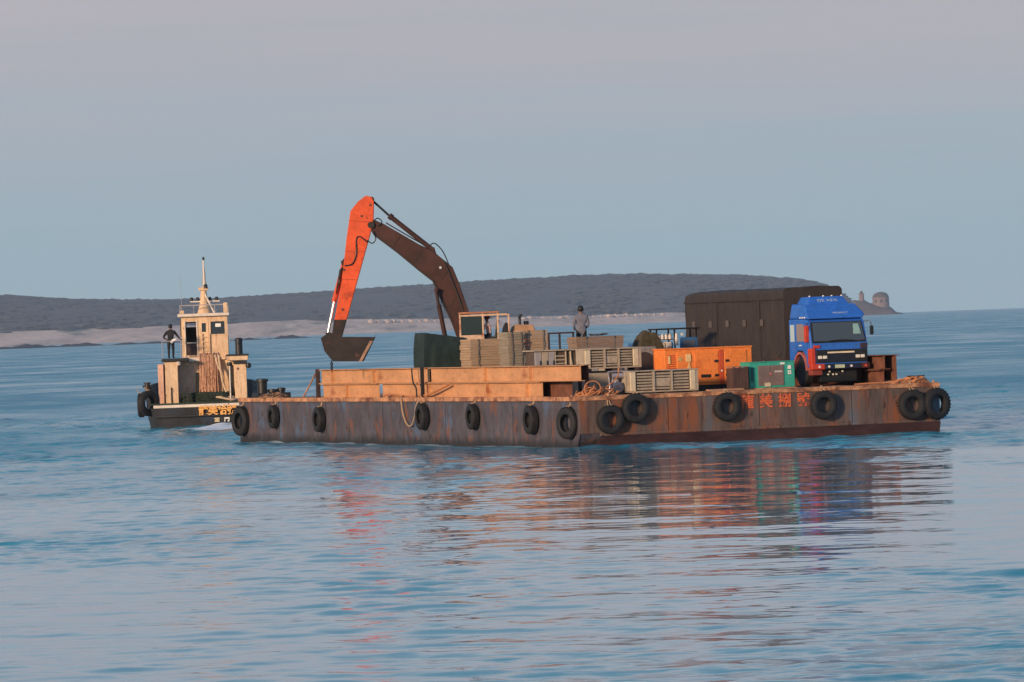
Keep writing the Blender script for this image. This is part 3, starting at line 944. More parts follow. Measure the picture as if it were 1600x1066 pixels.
# the stand that carries the raised cabinet
st = cargo('steel_stand', 'dark steel stand carrying the raised slatted cabinet', 'stand', 1.6, 3.4)
for x in (.1, 2.0):
    for y in (.1, .8):
        MB().box(x - .05, x + .05, y - .05, y + .05, 0, .80).build('leg', black, st)
MB().box(0, 2.1, .0, .9, .80, .868).build('frame', black, st)

def pump():
    t = cargo('pump_engine', 'small bluish pump engine on a frame beside the slatted cabinet', 'engine', 2.05, 1.6)
    gm = M('pump blue grey', (.085, .095, .15), .5, var=.35, scale=9)
    lt = M('pump pale metal', (.42, .40, .46), .4, metal=.4, var=.2, scale=9)
    MB().box(-.38, .38, -.25, .3, .04, .10).build('skid', black, t)
    MB().box(-.22, .16, -.15, .25, .10, .46).build('engine_block', gm, t, bevel=.03)
    MB().cyl((-.03, .05, .46), (-.03, .05, .62), .14, .11).build('air_filter', lt, t, smooth=True)
    MB().cyl((-.2, -.12, .7), (.26, -.12, .7), .09).build('fuel_tank', lt, t, smooth=True)
    MB().lathe([(.05, -.05), (.19, -.04), (.2, .04), (.05, .05)], 18, 'y', (-.02, -.22, .3)).build('flywheel', gm, t, smooth=True)
    MB().tube([(.16, 0, .3), (.3, -.05, .35), (.32, -.1, .6), (.26, -.12, .7)], .035).build('pipe', lt, t, smooth=True)
    for x in (-.37, .36):
        MB().tube([(x, -.24, .0), (x + .03 * (1 if x < 0 else -1), -.2, .45), (x, -.16, .84)], .025, 6, 3).build('frame_leg', lt, t)
    MB().tube([(-.37, -.16, .84), (0, -.16, .86), (.36, -.16, .84)], .025, 6, 2).build('frame_bar', lt, t)
pump()

def cabinet_row():
    # the long grey-beige switch cabinet behind the beams
    t = cargo('switch_cabinet', 'long grey beige switch cabinet with doors and dark openings behind the beams', 'cabinet', .95, 6.6)
    w, h = 2.75, 1.66
    MB().box(.02, w, .06, .95, 0, h - .05).build('body', brown_i, t)
    MB().box(-.08, w + .1, -.08, 1.02, h - .05, h).build('top', beige, t, bevel=.01)
    MB().box(-.01, w + .01, -.02, .055, 0, .80).build('plinth', beige, t)
    spans = [(.0, .24, grey_c), (.26, .50, beige), (.52, .74, grey_c), (1.64, 1.88, grey_c), (1.90, 2.12, beige), (2.14, 2.38, grey_c), (2.40, 2.75, beige_l)]
    for a, b, m in spans:
        d = MB().box(a, b, -.02, .05, .82, h - .07).build('door', m, t, bevel=.01)
        if b - a < .3:
            MB().box(b - .06, b - .03, -.045, -.021, 1.1, 1.28).build('handle', black, d)
    MB().box(1.95, 2.06, -.035, -.021, 1.12, 1.34).build('window', black, t)
    for k in range(5):
        MB().box(.78, 1.14, .0, .03, .86 + k * .135, .91 + k * .135).build('slat', beige, t)
    for x in (.755, 1.16, 1.34, 1.60):
        MB().box(x, x + .03, -.01, .05, .82, h - .07).build('mullion', beige_l, t)
    MB().prism([(1.42, .84), (1.46, .84), (1.36, 1.55), (1.32, 1.55)], .0, .03, 'y').build('brace', beige_l, t)
cabinet_row()

def sheet_stack(name, label, u0, u1, v, z0, z1, depth, n, mat, seed, cat='boards'):
    g = random.Random(seed)
    t = cargo(name, label, cat, u0, v, z0)
    w = u1 - u0; h = (z1 - z0) / n
    for k in range(n):
        a, b = g.uniform(-.035, .02), g.uniform(-.02, .035)
        y0 = g.uniform(-.03, .02)
        MB().box(a, w + b, y0, depth + g.uniform(-.03, .03), k * h + .002, (k + 1) * h - .006).build('board', mat, t)
    for x in (.2 * w, .8 * w):
        MB().box(x - .02, x + .02, -.045, -.036, 0, z1 - z0 + .006).build('strapping_band', M('steel strapping', (.20, .17, .15), .5, var=.3), t)
    return t
sheet_stack('board_stack', 'tall stack of tan boards beside the dark green tarpaulin', 2.16, 3.62, 16.5, DZ, 3.82, 1.1, 22, sheet_m, 1)
sheet_stack('board_stack', 'stack of pale tan boards with a dark end behind the switch cabinet', 3.30, 4.28, 14.0, DZ, 4.08, 1.0, 22, sheet_m, 2)
sheet_stack('board_stack', 'board stack coloured grey as in shade, next to the excavator cab', 2.66, 3.27, 13.8, DZ, 4.04, 1.0, 24, sheet_d, 3)
sheet_stack('board_stack', 'wide brown board stack in front of the standing man', 3.85, 5.66, 10.0, DZ, 3.78, .9, 20, M('brown board edges', (.25, .165, .12), .85, var=.3, scale=4, stretch=(.3, .3, 6)), 4)
sheet_stack('board_stack', 'lower board stack the man in the grey shirt stands on', 3.85, 5.2, 11.0, DZ, 3.06, .9, 14, sheet_d, 5)
# scraps lying on the brown stack
o = MB()
g = random.Random(6)
for k in range(9):
    a = g.uniform(0, 3.1); x, y = g.uniform(-.3, .3), g.uniform(-.2, .2)
    o.cyl((x, y, .04), (x + .3 * math.cos(a), y + .3 * math.sin(a), .05 + g.uniform(0, .05)), .03, .02, 6)
o = o.build('driftwood', darkbrown, None, loc=B(4.75, 10.4, 3.782))
tag(o, 'short dark sticks lying on top of the wide brown board stack', 'sticks')

def draped(name, label, u0, u1, v, z0, z1, depth, mat, seed, slope=0.0, cat='tarpaulin'):
    """a tarpaulin pulled over a stack: sagging top, folded sides"""
    t = cargo(name, label, cat, u0, v, z0)
    w, h = u1 - u0, z1 - z0
    nx, nz_, ny = 22, 12, 14
    mb = MB()
    def pt(x, y, z):
        q = Vector((x * 1.6 + seed, y * 1.6, z * 1.3))
        k = mnoise.noise(q) * .05 + mnoise.noise(q * 2.7) * .04
        f = (1 - z / h)
        return k, f
    rows = []
    # outline ring swept up the sides, then the top
    ring = []
    for i in range(nx): ring.append((w * i / nx, 0))
    for i in range(ny): ring.append((w, depth * i / ny))
    for i in range(nx): ring.append((w * (1 - i / nx), depth))
    for i in range(ny): ring.append((0, depth * (1 - i / ny)))
    n = len(ring)
    for k in range(nz_ + 1):
        zz = h * k / nz_
        inset = .045 * max(0, (k / nz_ - .75) / .25) ** 2
        for i, (x, y) in enumerate(ring):
            cx, cy = x - w / 2, y - depth / 2
            fold = .03 * math.sin(i * 1.05 + seed) * (1 - k / nz_)
            kk = 1 - inset / (.5 * min(w, depth)) + fold / (.5 * w)
            no, _ = pt(x, y, zz)
            ztop = zz + (slope * (.5 - x / w)) * (k / nz_)
            mb.v.append((w / 2 + cx * kk + no * .5, depth / 2 + cy * kk + no * .5, ztop + no * .3 * (k / nz_)))
    for k in range(nz_):
        for i in range(n):
            j = (i + 1) % n
            mb.f.append((k * n + i, k * n + j, (k + 1) * n + j, (k + 1) * n + i))
    c = len(mb.v)
    mb.v.append((w / 2, depth / 2, h - .02))
    for i in range(n):
        mb.f.append((nz_ * n + i, nz_ * n + (i + 1) % n, c))
    mb.build('cover', mat, t, smooth=True)
    MB().tube([(-.05, -.03, h * .42), (w * .5, -.07, h * .38), (w + .04, -.03, h * .42)], .014, 5, 3).build('lashing', black, t)
    return t
draped('tarpaulin_load', 'dark green tarpaulin pulled over a square load behind the beams', 1.05, 2.83, 18.5, DZ, 4.0, 1.2, tarp_g, 2, .24)
draped('tarpaulin_roll', 'olive tarpaulin bundled into a rounded heap beside the small blue truck', 6.35, 7.4, 10.2, DZ, 3.88, .9, tarp_o, 6, .1)
for o_ in bpy.data.objects['tarpaulin_roll'].children:
    if o_.name.startswith('cover'):
        for v_ in o_.data.vertices:                 # round its shoulders
            q = max(0, (v_.co.z - 1.1) / 1.1)
            v_.co.x = .52 + (v_.co.x - .52) * math.sqrt(max(.02, 1 - .92 * q * q))
            v_.co.y = .45 + (v_.co.y - .45) * math.sqrt(max(.02, 1 - .8 * q * q))
    else:
        o_.location.z = -.3

fr = cargo('metal_frame', 'thin dark metal frame standing open beside the man', 'frame', 3.25, 11.2)
for x in (0, .42, .95):
    MB().box(x - .03, x + .03, -.03, .03, 0, 2.20).build('post', darkbrown, fr)
MB().box(-.03, 1.0, -.032, .032, 2.20, 2.26).build('top_rail', darkbrown, fr)
MB().box(.0, .95, -.025, .025, 1.2, 1.25).build('rail', darkbrown, fr)

def grey_block():
    t = cargo('grey_compressor', 'grey rounded compressor body behind the orange generator', 'compressor', 4.55, 6.2)
    gm = M('compressor grey', (.25, .215, .205), .7, var=.25, scale=5, bump=.01)
    MB().prism([(0, 0), (1.0, 0), (1.0, 1.35), (.86, 1.64), (.0, 1.66)], 0, 1.2, 'y').build('body', gm, t, bevel=.04)
    MB().lathe([(.05, -.02), (.34, -.02), (.36, .02), (.30, .05)], 22, 'y', (.42, -.02, 1.1)).build('fan_guard', darkbrown, t, smooth=True)
    MB().box(.80, .96, -.05, .0, .85, 1.35).build('panel', door_g, t, bevel=.01)
    MB().box(.08, .14, -.03, .0, .7, 1.5).build('rib', gm, t)
grey_block()

def generator_orange():
    t = cargo('orange_generator', 'large orange generator with black handles and a red centre strip', 'generator', 4.35, 2.75)
    w, h, d = 3.30, 1.56, 1.15
    z0 = .24
    MB().box(.05, w - .05, .05, d - .05, .02, z0).build('skid', black, t, bevel=.01)
    MB().box(0, w, .03, d, z0, h - .05).build('body', orange, t, bevel=.02)
    MB().box(-.025, w + .025, .0, d + .02, h - .05, h).build('roof', orange, t, bevel=.02)
    MB().box(1.12, 2.02, .005, .06, z0 + .08, h - .14).build('door', orange, t, bevel=.018)
    MB().box(2.24, 3.10, .005, .06, z0 + .08, h - .14).build('door', orange, t, bevel=.018)
    MB().box(2.05, 2.21, .0, .06, z0 + .02, h - .10).build('centre_strip', orange_d, t, bevel=.01)
    MB().box(.46, .98, .008, .06, z0 + .08, h - .14).build('door', orange, t, bevel=.018)
    for k in range(13):
        MB().prism([(.005, z0 + .16 + k * .075), (.045, z0 + .20 + k * .075), (.05, z0 + .16 + k * .075)], .09, .40, 'x').build('louvre', orange_d, t)
    for x in (1.86, 2.28):
        for z in (.52, 1.02):
            o = MB().box(x, x + .15, -.01, .04, z, z + .09).build('handle', black, t, bevel=.008)
    MB().box(1.34, 1.72, -.002, .04, .50, .61).build('vent', black, t)
    MB().box(.12, .20, -.004, .02, 1.02, 1.3).build('sticker', M('cream sticker', (.80, .55, .25), .7, var=.2), t)
    MB().box(.78, .98, -.004, .008, 1.08, 1.34).build('sticker', MATS['cream sticker'], t)
    MB().box(.50, .66, -.003, .008, 1.10, 1.26).build('sticker', M('tan sticker', (.62, .36, .14), .7, var=.3, scale=8), t)
    MB().cyl((2.13, -.006, .72), (2.13, .02, .72), .035).build('badge', white_l, t)
    text('mark', '人', .34, MATS['cream sticker'], t, (.90, .004, .86), (R(90), 0, 0), .004, .008)
    for x in (.4, 2.9):
        MB().tube([(x - .07, .5, h), (x - .05, .5, h + .05), (x + .05, .5, h + .05), (x + .07, .5, h)], .018, 6, 3).build('lifting_eye', black, t)
generator_orange()

def generator_green():
    t = cargo('green_generator', 'small teal green generator with a grey door and white marks', 'generator', 6.86, 1.15)
    w, h, d = 1.72, .99, .85
    MB().box(-.06, w + .06, .0, .12, 0, .07).build('skid', rust_edge, t, bevel=.01)
    MB().box(-.06, w + .06, d - .12, d, 0, .07).build('skid', rust_edge, t, bevel=.01)
    MB().box(0, w, .03, d, .072, h - .03).build('body', teal, t, bevel=.02)
    MB().box(-.015, w + .015, .015, d + .01, h - .03, h).build('roof', teal, t, bevel=.012)
    for a, b in ((.33, .80), (.82, 1.30)):
        MB().box(a, b, .006, .05, .15, h - .14).build('door', door_g, t, bevel=.012)
    MB().cyl((.79, -.012, .55), (.79, .02, .55), .04).build('badge', M('red badge', (.62, .16, .13), .6), t)
    MB().box(.95, 1.24, -.001, .02, .60, .66).build('name_plate', M('pale plate', (.50, .44, .42), .6), t)
    MB().box(.56, .78, -.002, .02, .12, .25).build('label_plate', beige_l, t)
    for z in (.52, .70):
        q = MB().box(1.46, 1.58, .012, .04, z, z + .13).build('white_mark', white_l, t)
    MB().box(1.50, 1.54, .006, .03, .56, .61).build('mark_gap', teal, t)
    MB().box(.06, .16, .015, .04, .3, .8).build('vent', M('dark teal', (.01, .12, .10), .6), t)
    MB().box(1.18, 1.34, .012, .05, h - .12, h - .05).build('white_tag', white_l, t)
    MB().cyl((.72, .3, h), (.72, .3, h + .06), .05).build('cap', black, t, smooth=True)
generator_green()

def crate_brown():
    t = cargo('wooden_crate', 'small dark brown crate between the orange and green generators', 'crate', 6.13, .95)
    wd = M('dark brown wood', (.075, .038, .034), .8, var=.3, scale=5, stretch=(1, 1, .2))
    MB().box(.02, .60, .03, .60, .0, .80).build('body', wd, t)
    for k in range(5):
        MB().box(.015 + k * .118, .125 + k * .118, .0, .028, .0, .83 - .02 * (k % 2)).build('plank', wd, t, bevel=.005)
    MB().box(.0, .62, .0, .62, .832, .86).build('lid', M('crate lid', (.25, .16, .13), .8, var=.3), t)
crate_brown()
o = MB().add([(0, 0, 0), (1.3, 0, .01), (1.32, .3, .03), (0, .3, .03), (0, 0, -.02), (1.3, 0, -.02), (1.32, .3, -.02), (0, .3, -.02)],
             [(0, 1, 2, 3), (7, 6, 5, 4), (0, 4, 5, 1), (1, 5, 6, 2), (2, 6, 7, 3), (3, 7, 4, 0)]).build('plank', beam_m, None)
o.location = B(4.95, .25, DZ + .08); o.rotation_euler = (0, 0, BRZ)
tag(o, 'pale orange plank lying on the bow deck before the brown crate', 'plank')
o = MB().box(0, .72, 0, .3, 0, .05).build('plank', M('pale plank', (.52, .38, .32), .8, var=.2), None)
o.location = B(11.15, .15, DZ + .07); o.rotation_euler = (0, 0, BRZ)
tag(o, 'short pale plank on the deck in front of the blue truck bumper', 'plank')

# ------------------------------------------------------------------ people
def person(name, label, loc, rz, joints, radii, edges, mats, cat='person', hair=None, scale=1.0):
    """one continuous skinned body; mats gives a material per joint"""
    t = thing(name, label, cat, loc, rz)
    bmx = bmesh.new()
    lay = bmx.verts.layers.skin.verify()
    names = list(joints)
    vs = {}
    for k in names:
        v = bmx.verts.new(Vector(joints[k]) * scale)
        r = radii.get(k, .05)
        if k in ('pelvis', 'waist', 'chest'):
            r = (r[0] * 1.1, r[1] * 1.1)
        elif k[:2] in ('hp', 'kn', 'sh', 'el', 'an'):
            r = r * 1.25
        v[lay].radius = (r * scale, r * scale) if not isinstance(r, tuple) else (r[0] * scale, r[1] * scale)
        v[lay].use_root = (k == 'pelvis')
        vs[k] = v
    for a, b in edges:
        bmx.edges.new((vs[a], vs[b]))
    me = bpy.data.meshes.new('body'); bmx.to_mesh(me); bmx.free()
    tmp = bpy.data.objects.new('body', me); col.objects.link(tmp)
    tmp.modifiers.new('skin', 'SKIN')
    s = tmp.modifiers.new('sub', 'SUBSURF'); s.levels = 2; s.render_levels = 2
    dg = bpy.context.evaluated_depsgraph_get()
    m2 = bpy.data.meshes.new_from_object(tmp.evaluated_get(dg))
    col.objects.unlink(tmp); bpy.data.objects.remove(tmp)
    m2.name = 'body'
    ml = []
    for k in names:
        if mats[k] not in ml:
            ml.append(mats[k])
    m2.materials.clear()
    for m in ml:
        m2.materials.append(m)
    P = np.array([joints[k] for k in names]) * scale
    rad = np.array([(radii.get(k, .05) if not isinstance(radii.get(k, .05), tuple) else radii[k][0]) for k in names]) * scale
    for p in m2.polygons:
        c = np.array(p.center)
        i = int(np.argmin(np.linalg.norm(P - c, axis=1) - rad))
        p.material_index = ml.index(mats[names[i]])
        p.use_smooth = True
    o = bpy.data.objects.new('body', m2); link(o, t)
    h = Vector(joints['head']) * scale
    if hair is not None:
        hb = MB()
        hb.lathe([(.0, .125), (.055, .112), (.092, .07), (.104, .02), (.103, -.03), (.088, -.07), (.06, -.09)], 14, c=(0, 0, 0))
        ho = hb.build('hair', hair, t, smooth=True)
        ho.location = h + Vector((0, .03, .03)) ; ho.scale = (scale, scale * 1.08, scale)
    # nose and ears as part of the head detail
    fo = MB().lathe([(.0, .022), (.014, .006), (.016, -.012), (.0, -.022)], 8, c=(0, -.108, -.01))
    for sx in (-1, 1):
        fo.lathe([(.0, .03), (.016, .012), (.014, -.018), (.0, -.03)], 8, c=(sx * .10, .01, -.005))
    f = fo.build('face_detail', skin_m, t, smooth=True); f.location = h; f.scale = (scale,) * 3
    return t

def arm(J, Rd, E, Mt, s, shoulder, elbow, wrist, sleeve, hand_dir):
    J['sh' + s], J['el' + s], J['wr' + s] = shoulder, elbow, wrist
    hd = Vector(hand_dir).normalized()
    w = Vector(wrist)
    J['pa' + s] = tuple(w + hd * .07)
    Rd.update({'sh' + s: .068, 'el' + s: .043, 'wr' + s: .030, 'pa' + s: (.038, .022)})
    E += [('chest', 'sh' + s), ('sh' + s, 'el' + s), ('el' + s, 'wr' + s), ('wr' + s, 'pa' + s)]
    sidev = hd.cross(Vector((0, 0, 1)))
    if sidev.length < .1:
        sidev = Vector((1, 0, 0))
    sidev.normalize()
    bend = Vector((0, 0, -.012))
    for i, (off, ln) in enumerate(((-.030, .075), (-.010, .088), (.012, .083), (.032, .065))):
        a = w + hd * .09 + sidev * off; b = a + hd * ln * .5 + bend; c = a + hd * ln + bend * 3
        for q, (nm, pp) in enumerate((('a', a), ('b', b), ('c', c))):
            k = f'f{s}{i}{nm}'; J[k] = tuple(pp); Rd[k] = .0095 - .0012 * q; Mt[k] = skin_m
        E += [('pa' + s, f'f{s}{i}a'), (f'f{s}{i}a', f'f{s}{i}b'), (f'f{s}{i}b', f'f{s}{i}c')]
    a = w + hd * .03 - sidev * .045; b = a + hd * .05 - sidev * .025
    J['t' + s + 'a'], J['t' + s + 'b'] = tuple(a), tuple(b); Rd['t' + s + 'a'] = .012; Rd['t' + s + 'b'] = .009
    E += [('wr' + s, 't' + s + 'a'), ('t' + s + 'a', 't' + s + 'b')]
    Mt.update({'sh' + s: sleeve, 'el' + s: sleeve, 'wr' + s: skin_m, 'pa' + s: skin_m, 't' + s + 'a': skin_m, 't' + s + 'b': skin_m})

def body(shirt, trousers, shoe, hip=.92, lean=0.0, seat=False, turn=0.0):
    J = {'pelvis': (0, 0, hip), 'waist': (0, -lean * .3, hip + .17), 'chest': (0, -lean * .7, hip + .40), 'neck': (0, -lean, hip + .56),
         'head_low': (0, -lean - .01, hip + .63), 'head': (0, -lean - .015, hip + .70), 'crown': (0, -lean - .01, hip + .765)}
    Rd = {'pelvis': (.145, .115), 'waist': (.135, .105), 'chest': (.165, .115), 'neck': .052, 'head_low': (.066, .075), 'head': (.082, .098), 'crown': (.06, .07)}
    E = [('pelvis', 'waist'), ('waist', 'chest'), ('chest', 'neck'), ('neck', 'head_low'), ('head_low', 'head'), ('head', 'crown')]
    Mt = {'pelvis': trousers, 'waist': shirt, 'chest': shirt, 'neck': skin_m, 'head_low': skin_m, 'head': skin_m, 'crown': skin_m}
    for s, x in (('l', .10), ('r', -.10)):
        if seat:
            pts = [(x, -.02, hip - .03), (x * 1.2, -.42, hip + .0), (x * 1.2, -.45, hip - .40), (x * 1.2, -.58, hip - .44)]
        else:
            pts = [(x, 0, hip - .08), (x * 1.15, -.02, hip - .44), (x * 1.15, .02, .08), (x * 1.2, -.13, .035)]
        for nm, p, r in zip(('hp', 'kn', 'an', 'to'), pts, (.088, .058, .042, .04)):
            J[nm + s] = p; Rd[nm + s] = r; Mt[nm + s] = trousers
        Mt['to' + s] = shoe; Mt['an' + s] = trousers
        E += [('pelvis', 'hp' + s), ('hp' + s, 'kn' + s), ('kn' + s, 'an' + s), ('an' + s, 'to' + s)]
    return J, Rd, E, Mt

# man on the boards, seen from behind, arms forward
J, Rd, E, Mt = body(cloth_g, cloth_b, black)
arm(J, Rd, E, Mt, 'l', (.20, 0, 1.36), (.26, .02, 1.08), (.20, -.16, .93), cloth_g, (-.3, -.8, .1))
arm(J, Rd, E, Mt, 'r', (-.20, 0, 1.36), (-.25, .03, 1.08), (-.16, -.16, .95), cloth_g, (.3, -.8, .1))
Mt['pelvis'] = cloth_g
person('person', 'man in a grey blue shirt standing on the board stacks with his back turned', B(4.62, 11.45, 3.06), math.pi + R(8), J, Rd, E, Mt, hair=hair_m, scale=1.05)

# ------------------------------------------------------------------ trucks
def wheel(parent, x, y, z, r, w):
    t = MB().lathe([(.56 * r, -.45 * w), (.66 * r, -.5 * w), (.9 * r, -.5 * w), (r, -.36 * w), (r, .36 * w), (.9 * r, .5 * w), (.66 * r, .5 * w), (.56 * r, .45 * w)], 28, 'x').build('wheel', rubber, parent, smooth=True, loc=(x, y, z))
    MB().lathe([(.0, -.16 * w), (.18 * r, -.3 * w), (.3 * r, -.14 * w), (.5 * r, -.1 * w), (.57 * r, -.42 * w), (.57 * r, .42 * w), (.3 * r, .2 * w), (0, .2 * w)], 20, 'x').build('rim', M('dusty rim', (.23, .10, .09), .6, var=.3), t, smooth=True)
    return t

def big_truck():
    t = cargo('cargo_truck', 'blue cab truck with a tall dark brown tarpaulin box and red trim', 'truck', 10.45, 4.0)
    W = 2.2
    # cab shell: outline in y,z with door and nose shape
    shell = [(.02, .62), (.0, 1.0), (.03, 1.55), (.26, 2.30), (.40, 2.40), (1.95, 2.42), (1.98, .95), (1.60, .85), (1.50, 1.10), (1.22, 1.28), (.80, 1.28), (.50, 1.10), (.40, .70)]
    cab = MB().prism(shell, 0, W, 'x').build('cab', blue, t, bevel=.05, seg=3)
    MB().box(.12, W - .12, .3, 1.9, .7, 1.05).build('cab_floor', black, t)
    # windscreen
    a0, a1 = (.035, 1.60), (.255, 2.25)
    def pane(x0, x1, q0, q1, th, off):
        (y0, z0), (y1, z1) = q0, q1
        n = Vector((0, -(z1 - z0), (y1 - y0))).normalized()
        P = [Vector((x0, y0, z0)), Vector((x1, y0, z0)), Vector((x1 - .05, y1, z1)), Vector((x0 + .05, y1, z1))]
        return MB().add([p + n * off for p in P] + [p + n * (off + th) for p in P], [(0, 1, 2, 3), (4, 7, 6, 5), (0, 4, 5, 1), (1, 5, 6, 2), (2, 6, 7, 3), (3, 7, 4, 0)])
    pane(.05, W - .05, (.02, 1.545), (.268, 2.29), .02, .0).build('windscreen_frame', black, t, bevel=.02)
    pane(.12, W - .10, a0, a1, .012, .022).build('windscreen', glassm('truck windscreen', (.06, .078, .10), .06), t)
    pane(W - .52, W - .22, (.10, 1.82), (.225, 2.18), .006, .036).build('windscreen_sticker', M('pale teal paper', (.25, .42, .40), .6), t)
    MB().tube([(.7, -.035, 1.60), (1.15, -.015, 1.64), (1.65, -.03, 1.61)], .014, 5, 3).build('wiper', black, t)
    # side door, window
    MB().box(-.012, .02, .50, 1.38, 1.30, 2.30).build('door', blue, t, bevel=.02)
    MB().prism([(.42, 1.62), (.62, 2.24), (1.22, 2.24), (1.22, 1.62)], -.02, .0, 'x').build('door_window', glassm('door glass', (.26, .22, .23), .3), t)
    MB().box(-.016, .02, 1.45, 1.80, 1.62, 2.22).build('vent_panel', glassm('pale rear glass', (.42, .58, .66), .2), t)
    MB().box(-.03, -.01, .80, 1.02, 1.46, 1.50).build('door_handle', white_l, t)
    MB().box(W - .02, W + .012, .50, 1.38, 1.30, 2.30).build('door', blue, t, bevel=.02)
    # red trim
    MB().box(-.14, .02, .16, .30, 1.58, 2.18).build('mirror', red_p, t, bevel=.03)
    MB().tube([(.02, .26, 2.26), (-.06, .2, 2.24), (-.08, .22, 2.15)], .014, 5, 3).build('mirror_arm', black, t)
    MB().box(-.016, .16, -.022, .30, .76, 1.36).build('corner_panel', red_p, t, bevel=.03)
    MB().box(.08, .34, -.028, .01, 1.36, 1.47).build('trim_patch', red_p, t, bevel=.01)
    MB().box(-.03, .48, -.10, .16, .60, .80).build('bumper_end', red_p, t, bevel=.03)
    MB().box(-.015, .40, -.04, .30, .40, .59).build('step', M('step rust red', (.26, .05, .035), .6, var=.35, scale=6), t, bevel=.03)
    # front: grille, lamps, bumper
    MB().box(.18, W - .03, -.03, .02, .84, 1.30).build('grille', black, t, bevel=.02)
    for k in range(4):
        MB().box(.5, W - .5, -.045, -.028, .90 + k * .08, .93 + k * .08).build('grille_bar', M('dark blue trim', (.012, .018, .05), .4), t)
    MB().box(.62, W - .55, -.05, -.028, 1.17, 1.225).build('grille_chrome', M('pale yellow trim', (.80, .68, .48), .4), t)
    MB().box(W - .3, W - .02, -.034, .01, 1.32, 1.5).build('trim_patch', M('dark plum trim', (.05, .03, .05), .5), t, bevel=.01)
    for x in (.24, .43, W - .50, W - .31):
        MB().box(x, x + .16, -.05, -.028, .98, 1.09).build('headlight', lamp_w, t, bevel=.01)
    MB().box(.485, W - .32, -.12, .14, .60, .80).build('bumper', M('bumper navy', (.012, .016, .045), .5), t, bevel=.03)
    MB().box(W - .315, W + .03, -.10, .16, .60, .80).build('bumper_end', M('bumper rust red', (.09, .025, .02), .5), t, bevel=.03)
    MB().box(.85, 1.22, -.135, -.121, .64, .76).build('number_plate', M('plate', (.55, .62, .45), .5), t)
    for x, m in ((.26, white_l), (.62, lamp_w), (1.48, white_l), (W - .15, M('red lamp', (.8, .10, .06), .3))):
        MB().cyl((x, -.135 + (.02 if (x < .48 or x > 1.9) else 0), .70), (x, -.09, .70), .045).build('bumper_lamp', m, t)
    MB().box(.38, W - .38, .16, .4, .14, .60).build('under_shade', black, t, bevel=.03)  # black block stands in for the shade under the bumper
    for x, z in ((.72, .52), (.66, .42), (.85, .42), (.98, .42), (1.22, .52)):
        MB().cyl((x, .07, z), (x, .11, z), .032).build('small_lamp', lamp_w, t)
    # far mirror
    MB().box(W + .14, W + .28, .06, .12, 1.78, 2.10).build('mirror', black, t, bevel=.02)
    MB().tube([(W - .03, .3, 2.26), (W + .15, .12, 2.28), (W + .21, .09, 2.1)], .014, 5, 4).build('mirror_arm', black, t)
    # roof fairing in two steps
    f1 = [(.20, 2.40), (.30, 2.52), (.62, 2.92), (1.75, 2.96), (1.9, 2.42)]
    V = []
    for x0, ins in ((.0, 1), (W, -1)):
        for y, z in f1:
            V.append((x0 + ins * .30 * max(0, (z - 2.5)) * (.35 if ins > 0 else 1.25), y, z))
    n = len(f1)
    MB().add(V, [tuple(range(n)), tuple(range(2 * n - 1, n - 1, -1))] + [(i, i + n, (i + 1) % n + n, (i + 1) % n) for i in range(n)]).build('roof_fairing', blue, t, bevel=.10, seg=4)
    f2 = [(.66, 2.90), (.92, 3.20), (1.65, 3.20), (1.72, 2.92)]
    V = []
    for x0, ins in ((.22, 1), (W - .35, -1)):
        for y, z in f2:
            V.append((x0 + ins * .5 * (z - 2.9), y, z))
    n = 4
    MB().add(V, [tuple(range(n)), tuple(range(2 * n - 1, n - 1, -1))] + [(i, i + n, (i + 1) % n + n, (i + 1) % n) for i in range(n)]).build('roof_visor', blue, t, bevel=.05, seg=3)
    for x in (.42, .95, 1.28, 1.66):
        MB().lathe([(.035, 0), (.032, .03), (0, .05)], 10, c=(x, .95, 3.2)).build('marker_lamp', white_l, t, smooth=True)
    for y in (.42, .62, .82):
        MB().box(-.03, .005, y, y + .07, 2.44, 2.49).build('marker_lamp', white_l, t)
    s1 = math.atan2(3.20 - 2.90, .92 - .66)
    text('visor_lettering', 'DE XEX', .17, M('pale blue lettering', (.42, .56, .80), .6), t, (1.03, .775, 3.055), (s1, 0, 0), .004, .0, 1.35)
    s2 = math.atan2(2.92 - 2.52, .62 - .30)
    text('fairing_lettering', 'PROSPECT', .10, MATS['pale blue lettering'], t, (1.33, .345, 2.60), (s2, 0, 0), .004, .0, 1.25)
    # wheel arch trim and mud guard
    mb = MB()
    arc = [(1.0 + .60 * math.cos(R(a)), .53 + .72 * math.sin(R(a))) for a in range(8, 180, 12)]
    arc2 = [(1.0 + .53 * math.cos(R(a)), .53 + .64 * math.sin(R(a))) for a in range(8, 180, 12)]
    mb.prism(arc + arc2[::-1], -.03, .12, 'x').build('wheel_arch', M('pink red arch', (.50, .15, .13), .5), t)
    # chassis, wheels
    for x in (.65, 1.45):
        MB().box(x, x + .10, .3, 11.2, .62, .88).build('chassis_rail', black, t)
    for y in (1.0, 7.6, 8.9):
        MB().cyl((.2, y, .52), (W - .2, y, .52), .07).build('axle', black, t)
        for x in (.17, W - .17):
            wheel(t, x, y, .52, .52, .29)
    MB().box(.25, .65, 3.0, 4.4, .45, .85).build('fuel_tank', darkbrown, t, bevel=.05)
    # cargo bed and the tarpaulin box with hoops
    MB().box(-.03, W + .03, 2.2, 11.6, .90, 1.06).build('bed', darkbrown, t)
    x0, x1, y0, y1, z0, z1 = -.05, W + .05, 2.22, 11.62, 1.0, 3.56
    sec = []
    for k in range(8):
        sec.append((x0, z0 + (z1 - .16 - z0) * k / 8))
    for k in range(5):
        a = R(180 - 18 * k); sec.append((x0 + .18 + .18 * math.cos(a), z1 - .16 + .16 * math.sin(a)))
    for k in range(9):
        sec.append((x0 + .2 + (x1 - x0 - .4) * k / 8, z1 + .02 * math.sin(math.pi * k / 8)))
